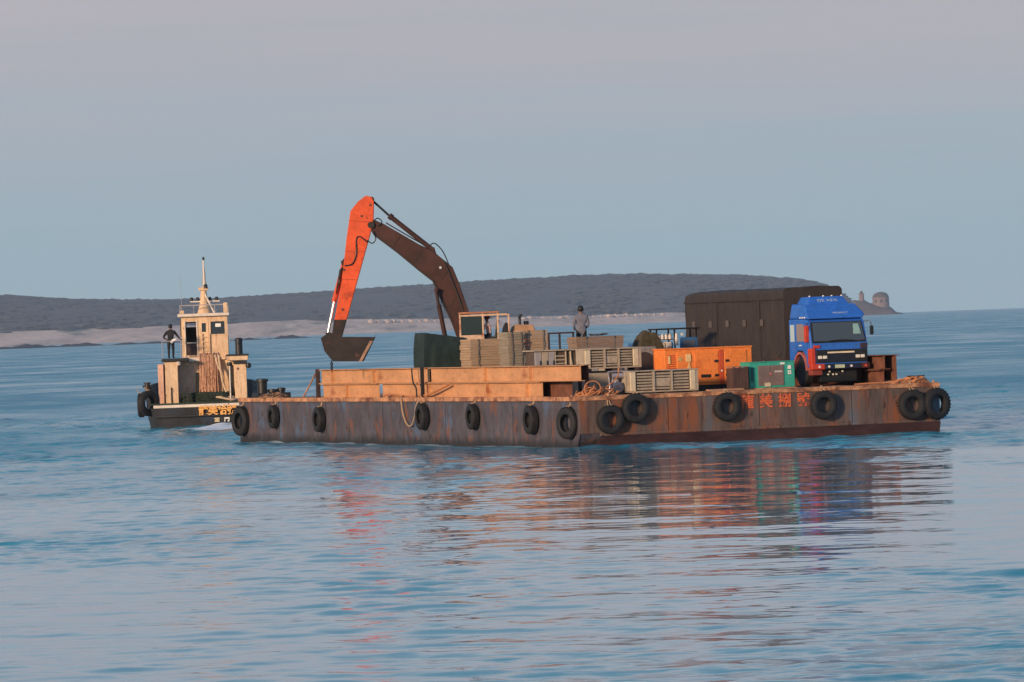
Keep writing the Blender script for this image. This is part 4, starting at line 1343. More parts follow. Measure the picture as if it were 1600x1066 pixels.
    for k in range(5):
        a = R(90 - 22.5 * k); sec.append((x1 - .18 + .18 * math.cos(a), z1 - .16 + .16 * math.sin(a)))
    for k in range(8):
        sec.append((x1, z1 - .16 - (z1 - .16 - z0) * (k + 1) / 8))
    mb = MB(); NY = 48; ns = len(sec)
    for j in range(NY + 1):
        y = y0 + (y1 - y0) * j / NY
        hoop = .5 + .5 * math.cos(2 * math.pi * (y - y0) / ((y1 - y0) / 7))
        for (x, z) in sec:
            q = mnoise.noise(Vector((x * 2, y * 1.3, z * 1.5))) * .035
            top = max(0, (z - 2.0) / 1.56)
            sag = (1 - hoop) * .03
            sx = q + (sag * .6 if x < W / 2 else -sag * .6) * (1 if abs(x - W / 2) > .9 else 0)
            end = -.10 * max(0, (y - (y1 - .5)) / .5) * top
            mb.v.append((x + sx, y, z + (q - sag) * top + end))
    for j in range(NY):
        for i in range(ns - 1):
            mb.f.append((j * ns + i, j * ns + i + 1, (j + 1) * ns + i + 1, (j + 1) * ns + i))
    mb.f.append(tuple(range(ns - 1, -1, -1))); mb.f.append(tuple(range(NY * ns, NY * ns + ns)))
    bx = mb.build('tarpaulin', tarp_m, t, smooth=True)
    mk = M('faded tarpaulin patch', (.10, .085, .085), .8, var=.3)
    for k in range(5):
        MB().box(-.09, -.066, 4.1 + k * 1.62, 4.38 + k * 1.62, 2.22, 2.46).build('patch', mk, t)
    # side flap of the roof sheet and lashing cords
    MB().box(-.10, -.078, 2.3, 11.6, 3.14, 3.20).build('roof_hem', M('tarp hem', (.035, .026, .025), .8), t)
    for k in (1, 4):                                     # the cover's vertical seams
        yy = y0 + (y1 - y0) * (k + .08) / 7 + .1
        MB().tube([(-.098, yy + .6, 3.2), (-.10, yy + .62, 2.2), (-.098, yy + .6, 1.02)], .018, 5, 2).build('seam', MATS['tarp hem'], t)
    for k in range(8):
        MB().tube([(-.085, 2.6 + k * 1.2, 1.25), (-.085, 2.9 + k * 1.2, 1.1), (-.06, 3.1 + k * 1.2, 1.0)], .01, 4, 2).build('cord', mk, t)
    return t
big_truck()

def small_truck():
    t = cargo('small_truck', 'small dark blue truck with a black canopy rack of white jugs', 'truck', 7.75, 12.0)
    sb = M('small truck blue', (.04, .14, .34), .45, var=.2)
    MB().box(.0, 1.75, .0, 4.6, .45, .75).build('chassis', black, t)
    for y in (.9, 3.7):
        for x in (.1, 1.65):
            wheel(t, x, y, .38, .38, .22)
    MB().prism([(2.4, .75), (2.4, 1.75), (3.1, 1.75), (3.3, 1.4), (4.4, 1.3), (4.5, .75)], .1, 1.65, 'x').build('cab', sb, t, bevel=.05)
    MB().box(.0, 1.75, .0, 2.35, .752, 1.3).build('bed', darkbrown, t)
    for x in (.03, .74, 1.6):
        for y in (.05, .65):
            MB().box(x, x + .05, y, y + .05, 1.3, 2.2).build('post', black, t)
    MB().box(-.02, 1.70, -.12, .75, 2.2, 2.26).build('canopy', black, t, bevel=.01)
    for z in (1.52, 1.86):
        MB().box(.08, .74, .02, .5, z - .03, z).build('shelf', darkbrown, t)
    jm = M('white plastic', (.74, .66, .62), .5, var=.12)
    for k in range(4):
        MB().lathe([(.0, 0), (.062, .0), (.066, .12), (.03, .17), (.03, .2), (0, .2)], 10, c=(.17 + k * .145, .15, 1.86)).build('jug', jm, t, smooth=True)
    MB().box(.10, .36, .03, .3, 1.525, 1.74).build('carton', beige_l, t, bevel=.01)
    MB().box(.40, .62, .03, .3, 1.525, 1.76).build('carton', jm, t, bevel=.01)
    MB().lathe([(0, 0), (.06, 0), (.065, .25), (.04, .44), (0, .46)], 10, c=(.80, -.02, 1.62)).build('bottle', jm, t, smooth=True)
    # the blue frame of the rear gate with its window
    MB().box(.92, 1.62, -.06, .0, 1.3, 1.9).build('rear_gate', sb, t, bevel=.05)
    MB().box(1.03, 1.50, -.075, -.055, 1.4, 1.80).build('gate_window', glassm('gate glass', (.10, .12, .16), .3), t)
    MB().cyl((1.02, -.05, 2.02), (1.02, .0, 2.02), .05).build('lamp', white_l, t)
small_truck()

# ------------------------------------------------------------------ excavator (local -x is forward)
def excavator():
    t = thing('excavator', 'tracked excavator with a bright orange red stick and a dark brown boom', 'excavator', (-.3, 222.6, DZ))
    trm = M('track steel', (.04, .032, .03), .7, var=.4, scale=6)
    for y in (-1.05, 1.05):
        pts = []
        for k in range(12):
            a = R(90 + 15 * k + 7); pts.append((-1.6 + .42 * math.cos(a), .44 + .42 * math.sin(a)))
        for k in range(12):
            a = R(270 + 15 * k + 7); pts.append((1.6 + .42 * math.cos(a), .44 + .42 * math.sin(a)))
        tr = MB().prism(pts, y - .27, y + .27, 'y').build('track', trm, t)
        for k in range(5):
            MB().cyl((-1.6 + .8 * k, y - .29, .36), (-1.6 + .8 * k, y + .29, .36), .17).build('roller', darkbrown, tr, smooth=True)
    MB().box(-.9, .9, -.85, .85, .4, .95).build('undercarriage', trm, t, bevel=.05)
    MB().cyl((0, 0, .9), (0, 0, 1.12), .75, n=28).build('slew_ring', trm, t, smooth=True)
    # upper body
    MB().prism([(-1.5, 1.12), (1.2, 1.12), (1.2, 1.95), (1.1, 2.12), (.35, 2.18), (.1, 1.75), (-1.5, 1.75)], -1.3, 1.3, 'y').build('house', exc_o, t, bevel=.06)
    MB().prism([(1.0, 1.10), (1.45, 1.15), (1.55, 1.5), (1.52, 1.95), (1.4, 2.12), (1.0, 2.1)], -1.32, 1.32, 'y').build('counterweight', exc_b, t, bevel=.08)
    tan = M('dusty tan hood', (.40, .23, .13), .7, var=.3, scale=4)
    MB().prism([(.22, 2.15), (.30, 2.52), (.46, 2.60), (1.1, 2.58), (1.3, 2.15)], -1.1, .2, 'y').build('engine_hood', tan, t, bevel=.04)
    MB().cyl((.62, -.6, 2.5), (.62, -.6, 2.92), .05).cyl((.62, -.6, 2.9), (.70, -.6, 2.98), .05).build('exhaust', black, t, smooth=True)
    MB().cyl((.86, -.4, 2.55), (.86, -.4, 2.72), .10).build('air_intake', black, t, smooth=True)
    # cab: frame bars and glass
    y0, y1 = -1.34, -.42
    x0, xm, x1, x2 = -1.66, -.80, -.24, .17
    cab = MB()
    fr_m = M('cab frame worn cream', (.62, .42, .30), .6, var=.25, scale=6, rust=.4, rustc=(.33, .10, .05))
    b = .07
    zb, zt = 1.76, 3.06
    for y in (y0, y1):
        for x in (x0, xm, x1, x2):
            cab.box(x, x + b, y, y + b, zb, zt - (.06 if x == x2 else 0))
        cab.box(x0 + b, xm, y + .004, y + b - .004, zb, zb + .5)
        cab.box(xm + b, x1, y + .004, y + b - .004, zb, zb + .25)
        cab.box(x1 + b, x2, y + .004, y + b - .004, zb, zb + .5)
        cab.box(x0 + b, x2, y + .004, y + b - .004, zt - .10, zt - .03)
    for x in (x0, x2):
        cab.box(x + .004, x + b - .004, y0 + b, y1, zb, zb + .4)
        cab.box(x + .004, x + b - .004, y0 + b, y1, zt - .10, zt - .03)
    c = cab.build('cab', fr_m, t, bevel=.015)
    MB().box(x0 - .02, x1 + .1, y0 - .03, y1 + .1, zt, zt + .07).build('cab_roof', M('cab roof rust', (.40, .17, .09), .7, var=.3, rust=.3), t, bevel=.02)
    MB().box(x0 + b, xm, y0 + .03, y0 + .042, zb + .5, zt - .10).build('window', glassm('green cab glass', (.018, .032, .03), .2), c)
    MB().box(x0 + b, xm, y1 + .03, y1 + .042, zb + .5, zt - .10).build('window', glass, c)
    MB().box(x0 + b, x2, y0 + b, y1 - .02, zb - .04, zb).build('cab_floor', black, c)
    # seat and levers
    MB().prism([(-.72, 2.06), (-.26, 2.03), (-.14, 2.78), (-.24, 2.82), (-.36, 2.18), (-.72, 2.2)], -1.12, -.66, 'y').build('seat', black, t, bevel=.03)
    MB().box(-.62, -.30, -1.06, -.72, 1.76, 2.06).build('seat_base', black, t)
    MB().tube([(-.95, -.95, 1.76), (-.98, -.95, 2.2), (-.94, -.95, 2.42)], .02, 5, 2).build('lever', black, t)
    # dark bundle hanging in the rear bay of the cab
    MB().lathe([(0, 0), (.14, .05), (.19, .3), (.14, .62), (.05, .8), (0, .84)], 12, c=(.10, -1.2, 1.86)).build('coat', cloth_b, t, smooth=True)
    # boom
    boom = [(-1.96, 2.75), (-2.25, 3.41), (-2.63, 4.34), (-3.12, 4.75), (-3.94, 5.48), (-4.76, 6.14), (-4.92, 6.41), (-4.94, 6.67), (-4.76, 6.76), (-4.38, 6.58),
            (-3.13, 5.79), (-2.54, 5.47), (-1.84, 4.85), (-1.62, 4.26), (-1.3, 3.18), (-1.05, 2.2), (-1.1, 1.7), (-1.45, 1.68), (-1.75, 2.1)]
    bo = MB().prism(boom, -.21, .21, 'y').build('boom', exc_b, t, bevel=.02)
    low = [(-1.96, 2.75), (-2.25, 3.41), (-2.63, 4.34), (-3.12, 4.75), (-3.94, 5.48), (-4.76, 6.14)]
    lowin = [(x + .06, z + .03) for x, z in low]
    MB().prism(low + lowin[::-1], -.25, .25, 'y').build('boom_flange', M('boom underside dark', (.03, .018, .016), .5, var=.3), bo)  # strip along the boom's lower edge in a darker brown
    MB().cyl((-2.3, -.26, 4.85), (-2.3, .26, 4.85), .05).build('pin', chrome, bo)
    MB().prism([(-2.75, 5.45), (-2.42, 5.3), (-2.5, 5.62), (-2.66, 5.68)], -.12, .12, 'y').build('bracket', exc_b, bo)
    for y in (-.42, .42):
        MB().cyl((-2.5, y, 4.0), (-2.40, y, 3.3), .055).cyl((-2.42, y, 3.45), (-2.1, y, 1.5), .085).build('boom_cylinder', exc_b, t, smooth=True)
    MB().cyl((-2.5, -.5, 4.02), (-2.5, .5, 4.02), .07).build('boom_pin', exc_b, t, smooth=True)
    MB().cyl((-4.81, 0, 7.51), (-4.08, 0, 6.80), .045).build('stick_rod', black, t, smooth=True)
    MB().cyl((-4.16, 0, 6.88), (-2.58, 0, 5.54), .095).cyl((-4.17, 0, 6.89), (-4.05, 0, 6.79), .12).build('stick_cylinder', exc_b, t, smooth=True)
    # stick
    stick = [(-5.02, 7.67), (-4.8, 7.61), (-4.72, 7.45), (-4.76, 6.79), (-4.93, 6.12), (-5.52, 4.26), (-5.93, 2.97), (-6.38, 2.99), (-6.05, 4.47), (-5.90, 5.43), (-5.82, 6.0), (-5.62, 7.11), (-5.32, 7.46)]
    s = MB().prism(stick, -.22, .22, 'y').build('stick', exc_o, t, bevel=.02)
    tip = [(-5.91, 3.02), (-6.12, 2.36), (-6.5, 2.38), (-6.39, 3.03)]
    MB().prism(tip, -.235, .235, 'y').build('stick_end', exc_k, s, bevel=.02)
    MB().cyl((-4.86, -.3, 6.55), (-4.86, .3, 6.55), .13).build('pin', exc_k, s, smooth=True)
    MB().cyl((-4.82, -.18, 7.52), (-4.82, .18, 7.52), .11).build('pin', exc_k, s, smooth=True)
    wl = M('weld and grease', (.13, .03, .015), .55, var=.4, scale=7)
    for (xa, za), (xb, zb) in (((-5.88, 5.6), (-5.12, 5.55)), ((-6.02, 4.55), (-5.46, 4.5)), ((-5.70, 6.75), (-4.78, 6.66))):
        MB().tube([(xa, -.224, za), (xb, -.224, zb)], .006, 5, 1).build('weld_seam', wl, s)
    for x, z in ((-4.86, 7.3), (-5.2, 6.9), (-5.95, 4.9), (-6.05, 3.4)):
        MB().cyl((x, -.235, z), (x, -.21, z), .05).build('grease_cap', wl, s, smooth=True)
    MB().prism([(-5.55, 5.35), (-5.25, 5.35), (-5.3, 5.05), (-5.62, 5.05)], -.232, -.219, 'y').build('patch_plate', exc_o, s, bevel=.004)
    for q in (-.10, .10):                                # steel pipes along the top of the boom
        MB().tube([(-4.3, q, 6.62), (-3.2, q, 5.92), (-2.95, q, 5.78)], .026, 6, 2).build('pipe', exc_k, bo, smooth=True)
    for x, z in ((-3.9, 5.9), (-3.1, 5.3), (-2.1, 4.6), (-1.8, 3.6)):
        MB().tube([(x - .16, -.213, z - .22), (x + .14, -.213, z + .2)], .011, 5, 1).build('weld_seam', exc_k, bo)
    # bucket cylinder on the back of the stick
    MB().cyl((-5.90, 0, 5.25), (-6.37, 0, 3.70), .10).build('bucket_cylinder', exc_o, t, smooth=True)
    MB().cyl((-6.35, 0, 3.76), (-6.66, 0, 2.46), .055).build('bucket_rod', chrome, t, smooth=True)
    MB().prism([(-5.88, 5.38), (-5.78, 5.12), (-5.98, 4.98), (-6.06, 5.2)], -.16, .16, 'y').build('cylinder_bracket', exc_b, t)
    MB().prism([(-6.12, 4.9), (-6.02, 5.0), (-6.22, 4.2), (-6.30, 4.0)], -.24, -.10, 'y').build('hose_guard', black, t)
    for y in (-.2, .2):
        MB().prism([(-6.72, 2.56), (-6.58, 2.56), (-6.28, 2.44), (-6.3, 2.34), (-6.72, 2.36)], y - .03, y + .03, 'y').build('link', exc_k, t)
    # bucket: shell, side plates, teeth
    bk = [(-6.9, 2.35), (-6.66, 2.51), (-6.11, 2.37), (-4.86, 2.32), (-5.34, 1.42), (-6.48, 1.46), (-6.78, 1.86)]
    bu = MB()
    for y in (-.62, .62):
        bu.prism(bk, y - .03, y + .03, 'y')
    outl = [(-6.9, 2.35), (-6.78, 1.86), (-6.48, 1.46), (-5.34, 1.42), (-4.86, 2.32)]
    inl = [(-6.82, 2.35), (-6.71, 1.9), (-6.44, 1.53), (-5.38, 1.49), (-4.95, 2.32)]
    bu.prism(outl + inl[::-1], -.6, .6, 'y')
    bu.prism([(-6.9, 2.35), (-6.66, 2.51), (-6.11, 2.37), (-6.11, 2.30), (-6.8, 2.30)], -.6, .6, 'y')
    bo = bu.build('bucket', exc_k, t)
    for y in (-.66, .66):
        MB().prism([(-5.06, 2.18), (-4.94, 2.18), (-5.38, 1.42), (-5.5, 1.42)], y - .02, y + .02, 'y').build('side_cutter', M('worn bright edge', (.34, .20, .13), .4, var=.3), bo)
    for k in range(5):
        y = -.52 + .26 * k
        MB().add([(-4.93, y - .06, 2.30), (-4.93, y + .06, 2.30), (-4.86, y + .06, 2.36), (-4.86, y - .06, 2.36), (-4.74, y, 2.46)], [(0, 1, 2, 3), (0, 4, 1), (1, 4, 2), (2, 4, 3), (3, 4, 0)]).build('tooth', exc_k, bo)
    # hoses
    for pts in ([(-4.76, -.26, 6.70), (-4.60, -.27, 6.80), (-4.44, -.26, 6.66), (-4.6, -.24, 6.5)],
                [(-5.02, -.25, 5.98), (-4.84, -.27, 5.86), (-4.70, -.27, 6.02), (-4.78, -.25, 6.3)],
                [(-2.70, -.1, 5.66), (-2.5, -.12, 5.78), (-2.2, -.14, 5.48), (-1.98, -.15, 4.95)],
                [(-5.92, -.24, 5.05), (-5.62, -.27, 5.12), (-5.46, -.26, 5.5), (-5.44, -.25, 6.05), (-5.28, -.25, 6.12), (-5.02, -.25, 5.9)],
                [(-6.0, -.2, 5.0), (-6.12, -.22, 4.7), (-6.14, -.24, 4.4)],
                [(-2.14, -.23, 5.1), (-1.92, -.24, 4.5), (-1.62, -.24, 3.6), (-1.4, -.22, 2.8)]):
        MB().tube(pts, .024, 6, 5).build('hose', black, t, smooth=True)
    return t
excavator()
# chain hanging from the bucket to the beams
mb = MB()
for k in range(5):
    z = .03 + k * .075
    pts = [(.045 * math.cos(a * 1.05) * (1 if k % 2 else 0), .045 * math.cos(a * 1.05) * (0 if k % 2 else 1), z + .06 * math.sin(a * 1.05)) for a in range(6)]
    mb.tube(pts, .018, 5, 2, closed=True)
ch = mb.build('chain', exc_k, None, loc=(-6.86, 222.35, zu + hl - .02))
ch.location = (-6.84, 222.4, DZ + 1.10)
tag(ch, 'short dark chain hanging under the excavator bucket', 'chain')

J, Rd, E, Mt = body(cloth_p, cloth_b, black, hip=.46, lean=.10, seat=True)
arm(J, Rd, E, Mt, 'l', (.20, -.08, .90), (.24, -.28, .70), (.16, -.48, .70), cloth_p, (-.1, -1, 0))
arm(J, Rd, E, Mt, 'r', (-.20, -.08, .90), (-.24, -.28, .70), (-.16, -.48, .70), cloth_p, (.1, -1, 0))
person('person', 'operator in a pale pink shirt sitting in the excavator cab', (-.3 - .52, 222.6 - .89, DZ + 1.76), R(-90), J, Rd, E, Mt,
       hair=M('reddish brown cap', (.16, .04, .03), .7), scale=.98)

# ------------------------------------------------------------------ tug (local x across, y forward from the stern)
def tug():
    t = thing('tugboat', 'small cream tugboat with a black hull seen from its stern', 'boat', (-14.62, 275, 0), R(2))
    hullm = M('tug hull black', (.026, .028, .036), .5, var=.5, scale=1.5, rust=.26, rustc=(.085, .05, .045), stretch=(1, 1, .5), second=(.03, .055, .10), second_amt=.06)
    st = [(0, 2.28, 1.95, 1.00), (1.0, 2.46, 2.25, 1.03), (3, 2.62, 2.45, 1.1), (7, 2.68, 2.5, 1.2), (10, 2.4, 2.0, 1.35), (12.3, 1.5, .9, 1.55), (13.8, .25, .05, 1.75)]
    mb = MB()
    for y, wd, ww, dz in st:
        rk = .0
        for sx in (-1, 1):
            pts = [(sx * wd, dz), (sx * (wd * .6 + ww * .4), dz * .45), (sx * ww, 0), (sx * ww * .8, -.6), (0, -1.0)]
            for k, (x, z) in enumerate(pts):
                mb.v.append((x, y + (.22 * (1 - z) if y == 0 and z < 1 else 0), z))
    for i in range(len(st) - 1):
        for sgn in (0, 1):
            for k in range(4):
                a = i * 10 + sgn * 5 + k; b_ = (i + 1) * 10 + sgn * 5 + k
                mb.f.append((a, a + 1, b_ + 1, b_))
        mb.f.append((i * 10, (i + 1) * 10, (i + 1) * 10 + 5, i * 10 + 5))
    mb.f.append((0, 1, 2, 3, 4, 9, 8, 7, 6, 5))
    mb.build('hull', hullm, t, smooth=False)
    # transom rubbing bars
    MB().box(-2.22, 2.26, -.07, .03, 1.0, 1.14).build('transom_rail', white_p, t, bevel=.03)
    MB().box(-2.20, 2.22, -.05, .06, .56, .64).build('rubbing_strake', hullm, t, bevel=.02)
    MB().box(-2.36, 2.3, .0, .5, 1.14, 1.22).build('stern_sill', wood_g, t, bevel=.02)
    MB().box(-2.25, 2.25, .1, 3.4, 1.06, 1.10).build('aft_deck', wood_g, t)
    # bulwarks rising forward
    for sx in (-1, 1):
        bl = MB()
        ys = [(1.0, 2.46, 1.03, 1.5), (2.2, 2.56, 1.07, 1.85), (3, 2.62, 1.1, 1.95), (7, 2.68, 1.2, 2.0), (10, 2.4, 1.35, 2.1), (12.3, 1.5, 1.55, 2.25)]
        for y, x, za, zb in ys:
            bl.v += [(sx * x, y, za), (sx * (x + .03), y, zb), (sx * (x - .08), y, zb), (sx * (x - .1), y, za)]
        for i in range(len(ys) - 1):
            for k in range(4):
                a = i * 4 + k; a2 = i * 4 + (k + 1) % 4
                bl.f.append((a, a2, a2 + 4, a + 4))
        bl.f += [(0, 1, 2, 3), tuple(len(bl.v) - 4 + k for k in (3, 2, 1, 0))]
        bl.build('bulwark', hullm, t)
    # names on the transom
    for i, ch in enumerate('龍美拾號'):
        text('letter', ch, .47, yel_txt, t, (.10 + i * .44, -.055 if i < 9 else 0, .80), (R(90), 0, 0), .03, .012)
    text('port_letter', '金', .26, M('cream lettering', (.75, .62, .40), .6), t, (.72, .125, .38), (R(78), 0, 0), .03, .01)
    text('port_letter', '門', .26, white_l, t, (1.18, .125, .38), (R(78), 0, 0), .03, .012)
    # deck house under the upper deck
    MB().box(-1.72, 1.98, 2.1, 8.0, 1.1, 3.165).build('deck_house', cream, t, bevel=.02)
    MB().box(-1.05, -.30, 2.06, 2.102, 1.2, 2.95).build('house_panel', M('dull cream panel', (.62, .42, .32), .7, var=.2, rust=.3, rustc=(.45, .22, .13)), t)  # slightly darker, pinker cream than the house wall
    MB().box(-.24, -.05, 2.04, 2.11, 1.1, 2.6).build('doorway', black, t)
    MB().box(1.30, 1.50, 2.03, 2.11, 1.3, 2.9).build('doorway', black, t)
    MB().box(1.62, 1.80, 2.03, 2.11, 1.3, 2.6).build('doorway', black, t)
    # side screens and posts of the upper deck
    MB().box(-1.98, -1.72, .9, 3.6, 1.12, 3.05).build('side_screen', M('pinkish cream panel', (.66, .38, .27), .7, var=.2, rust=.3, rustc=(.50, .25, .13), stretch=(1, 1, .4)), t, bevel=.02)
    MB().box(-1.66, -1.05, 1.0, 1.6, 1.12, 3.16).build('locker_post', cream, t, bevel=.02)
    MB().box(1.60, 2.16, 1.0, 1.7, 1.12, 3.10).build('locker_post', cream, t, bevel=.02)
    MB().cyl((1.76, .98, 2.72), (1.76, 1.02, 2.72), .06).build('rust_spot', M('rust spot', (.22, .09, .05), .8), t)
    for x in (-1.35, -.62):
        MB().box(x - .045, x + .045, .4, .49, 1.2, 1.95).build('stanchion', black, t)
    MB().cyl((1.38, .9, 1.2), (1.38, .9, 3.1), .035).build('stanchion', white_p, t)
    MB().box(-1.80, -.55, .85, 3.4, 3.165, 3.30).build('upper_deck', black, t, bevel=.02)
    MB().box(-.545, 1.2, 1.95, 3.5, 3.17, 3.32).build('upper_deck', cream, t, bevel=.02)
    MB().box(-.54, .55, 1.88, 1.945, 3.12, 3.28).build('deck_edge', white_p, t, bevel=.02)
    MB().box(1.25, 2.25, .85, 3.4, 3.115, 3.32).build('upper_deck', cream, t, bevel=.02)
    MB().box(1.22, 2.28, .82, 3.4, 3.32, 3.40).build('deck_edge', black, t, bevel=.02)
    MB().box(1.56, 2.20, .88, 1.0, 2.95, 3.1).build('deck_edge', black, t)
    MB().lathe([(.0, -.1), (.12, -.08), (.14, 0), (.12, .08), (0, .1)], 12, c=(1.38, .95, 2.95)).build('lamp', black, t, smooth=True)
    MB().lathe([(.0, -.14), (.12, -.1), (.14, 0), (.12, .1), (0, .14)], 12, c=(2.26, .9, 2.86)).build('lamp', black, t, smooth=True)
    MB().lathe([(.0, -.1), (.09, -.08), (.11, 0), (.09, .08), (0, .1)], 12, c=(-1.0, .9, 3.06)).build('lamp', white_p, t, smooth=True)
    MB().cyl((1.84, 1.9, 3.38), (1.84, 1.9, 4.05), .17).lathe([(.19, 0), (.19, .1), (.12, .14), (0, .15)], 14, c=(1.84, 1.9, 4.02)).build('funnel', black, t, smooth=True)
    MB().tube([(1.30, 1.2, 4.02), (1.6, 1.2, 4.03), (1.84, 1.7, 4.02)], .02, 5, 2).build('rail', grey_c, t)
    # wheelhouse with openings
    x0, x1, ya, yb, z0, z1 = -.86, 1.32, 3.5, 6.6, 3.32, 5.24
    wh = MB()
    wt = .08
    D = (-.66, -.16, 3.42, 5.0); Wn = (.52, 1.18, 4.38, 4.98); Wm = (.10, .30, 4.50, 4.92)
    xs = [x0, D[0], D[1], Wm[0], Wm[1], Wn[0], Wn[1], x1]
    zs = [z0, D[2], Wn[2], Wm[2], Wm[3], Wn[3], D[3], z1]
    for i in range(len(xs) - 1):
        for j in range(len(zs) - 1):
            cx, cz = (xs[i] + xs[i + 1]) / 2, (zs[j] + zs[j + 1]) / 2
            if any(a < cx < b_ and c < cz < d for a, b_, c, d in (D, Wn, Wm)):
                continue
            wh.box(xs[i], xs[i + 1], ya, ya + wt, zs[j], zs[j + 1])
    wh.box(x0, x0 + wt, ya + wt, yb, z0, z1)
    wh.box(x1 - wt, x1, ya + wt, yb, z0, 4.3).box(x1 - wt, x1, ya + wt, yb, 5.0, z1)
    wh.box(x0 + wt, x1 - wt, yb - wt, yb, z0, 4.35).box(x0 + wt, x1 - wt, yb - wt, yb, 4.95, z1)
    for x in (x0 + wt, .2, x1 - wt - .1):
        wh.box(x, x + .1, yb - wt, yb, 4.35, 4.95)
    bmw = wh.build('wheelhouse', cream, t)
    MB().box(x0 + wt, x1 - wt, ya + wt, yb - wt, z0, z0 + .05).build('cabin_floor', black, t)
    MB().box(x0 + .1, x1 - .1, ya + 1.3, ya + 1.38, z0 + .05, 4.75).build('cabin_bulkhead', brown_i, t)
    MB().box(D[0] + .02, D[1] - .02, ya + .03, ya + .06, 3.98, 4.03).build('half_door_rail', white_p, t)
    MB().box(D[0] + .001, D[1] - .001, ya + .035, ya + .05, 3.43, 3.97).build('half_door', M('dark red half door', (.06, .028, .026), .6, var=.5, scale=6), t)
    MB().box(Wn[0], Wn[1], ya + .05, ya + .06, Wn[2], Wn[3]).build('window', glass, t)
    MB().box(Wm[0], Wm[1], ya + .05, ya + .06, Wm[2], Wm[3]).build('window', glass, t)
    MB().box(.74, 1.0, ya + .04, ya + .048, 4.72, 4.88).build('notice', white_l, t)
    MB().box(Wn[0] - .04, Wn[1] + .04, ya - .03, ya, Wn[2] - .06, Wn[2] - .005).build('window_sill', cream, t, bevel=.008)
    for a, b_ in ((D[0] - .07, D[0] - .01), (D[1] + .01, D[1] + .07)):
        MB().box(a, b_, ya - .035, ya, 3.34, 5.06).build('door_jamb', white_p, t, bevel=.008)
    MB().box(.36, .41, ya - .02, ya, 3.34, 5.2).build('seam_bar', cream, t)
    MB().box(x0 - .06, x0 - .001, ya + .1, ya + .4, 4.3, 5.1).build('fire_hose_box', brown_i, t)
    for k in range(5):                                         # ladder up the after face
        MB().box(.10, .44, ya - .08, ya - .04, 3.36 + k * .22, 3.40 + k * .22).build('ladder_rung', cream, t)
    for x in (.08, .43):
        MB().box(x, x + .04, ya - .09, ya - .035, 3.33, 4.42).build('ladder_rail', cream, t)
    MB().box(x0 - .16, x1 + .10, ya - .22, yb + .1, z1, z1 + .14).build('wheelhouse_roof', white_p, t, bevel=.03)
    # roof rail, mast, lights
    rail = MB()
    xr0, xr1, yr0, yr1, zr = x0 - .05, x1 + .02, ya - .12, yb, 5.78
    rail.tube([(xr0, yr0, zr), (xr1, yr0, zr), (xr1, yr1, zr), (xr0, yr1, zr)], .025, 6, 1, closed=True)
    for x, y in ((xr0, yr0), (xr0, yr1), (.3, yr1), (xr1, yr1), (.75, yr0), (-.3, yr1)):
        rail.cyl((x, y, z1 + .14), (x, y, zr), .022, n=6)
    rail.build('roof_rail', grey_c, t, smooth=True)
    MB().box(1.16, 1.36, ya - .16, ya + .04, z1 + .14, 5.86).build('rail_post', cream, t, bevel=.03)
    MB().box(-.92, -.70, ya - .14, ya + .1, z1 + .14, 5.55).build('horn_box', cream, t, bevel=.03)
    MB().lathe([(.34, 5.38), (.22, 5.8), (.15, 6.3), (.13, 6.5)], 12, c=(.24, 4.2, 0)).build('mast_base', cream, t, smooth=True)
    MB().tube([(.3, 4.0, 6.3), (.55, 3.8, 5.75), (.72, 3.7, 5.38)], .04, 6, 2).build('mast_stay', white_p, t)
    MB().box(.0, .46, 4.0, 4.4, 6.46, 6.62).build('mast_platform', cream, t, bevel=.03)
    MB().lathe([(.075, 0), (.05, .65), (.035, 1.32)], 10, c=(.28, 4.2, 6.6)).build('mast', white_p, t, smooth=True)
    for dx in (-.10, .10):
        MB().tube([(.28 + dx, 4.2, 6.6), (.28 + dx * .6, 4.2, 7.3), (.28, 4.2, 7.86)], .010, 4, 2).build('mast_wire', grey_c, t)
    MB().lathe([(0, 0), (.055, .01), (.06, .1), (.035, .15), (0, .16)], 10, c=(.28, 4.2, 7.9)).build('mast_light', black, t, smooth=True)
    MB().lathe([(0, 0), (.09, .01), (.1, .14), (.06, .2), (0, .21)], 10, c=(.34, 4.0, 6.56)).build('mast_light', black, t, smooth=True)
    MB().box(-.42, .98, 4.08, 4.16, 5.92, 5.98).build('spreader', white_p, t)
    for x in (-.34, -.06, .52, .84):
        MB().lathe([(0, 0), (.075, .01), (.085, .12), (.05, .17), (0, .18)], 10, c=(x, 4.12, 5.98)).build('spreader_light', black, t, smooth=True)
    MB().cyl((-.82, 4.6, 5.38), (-.86, 4.6, 7.35), .012, .006, 5).build('antenna', grey_c, t)
    return t
tug()

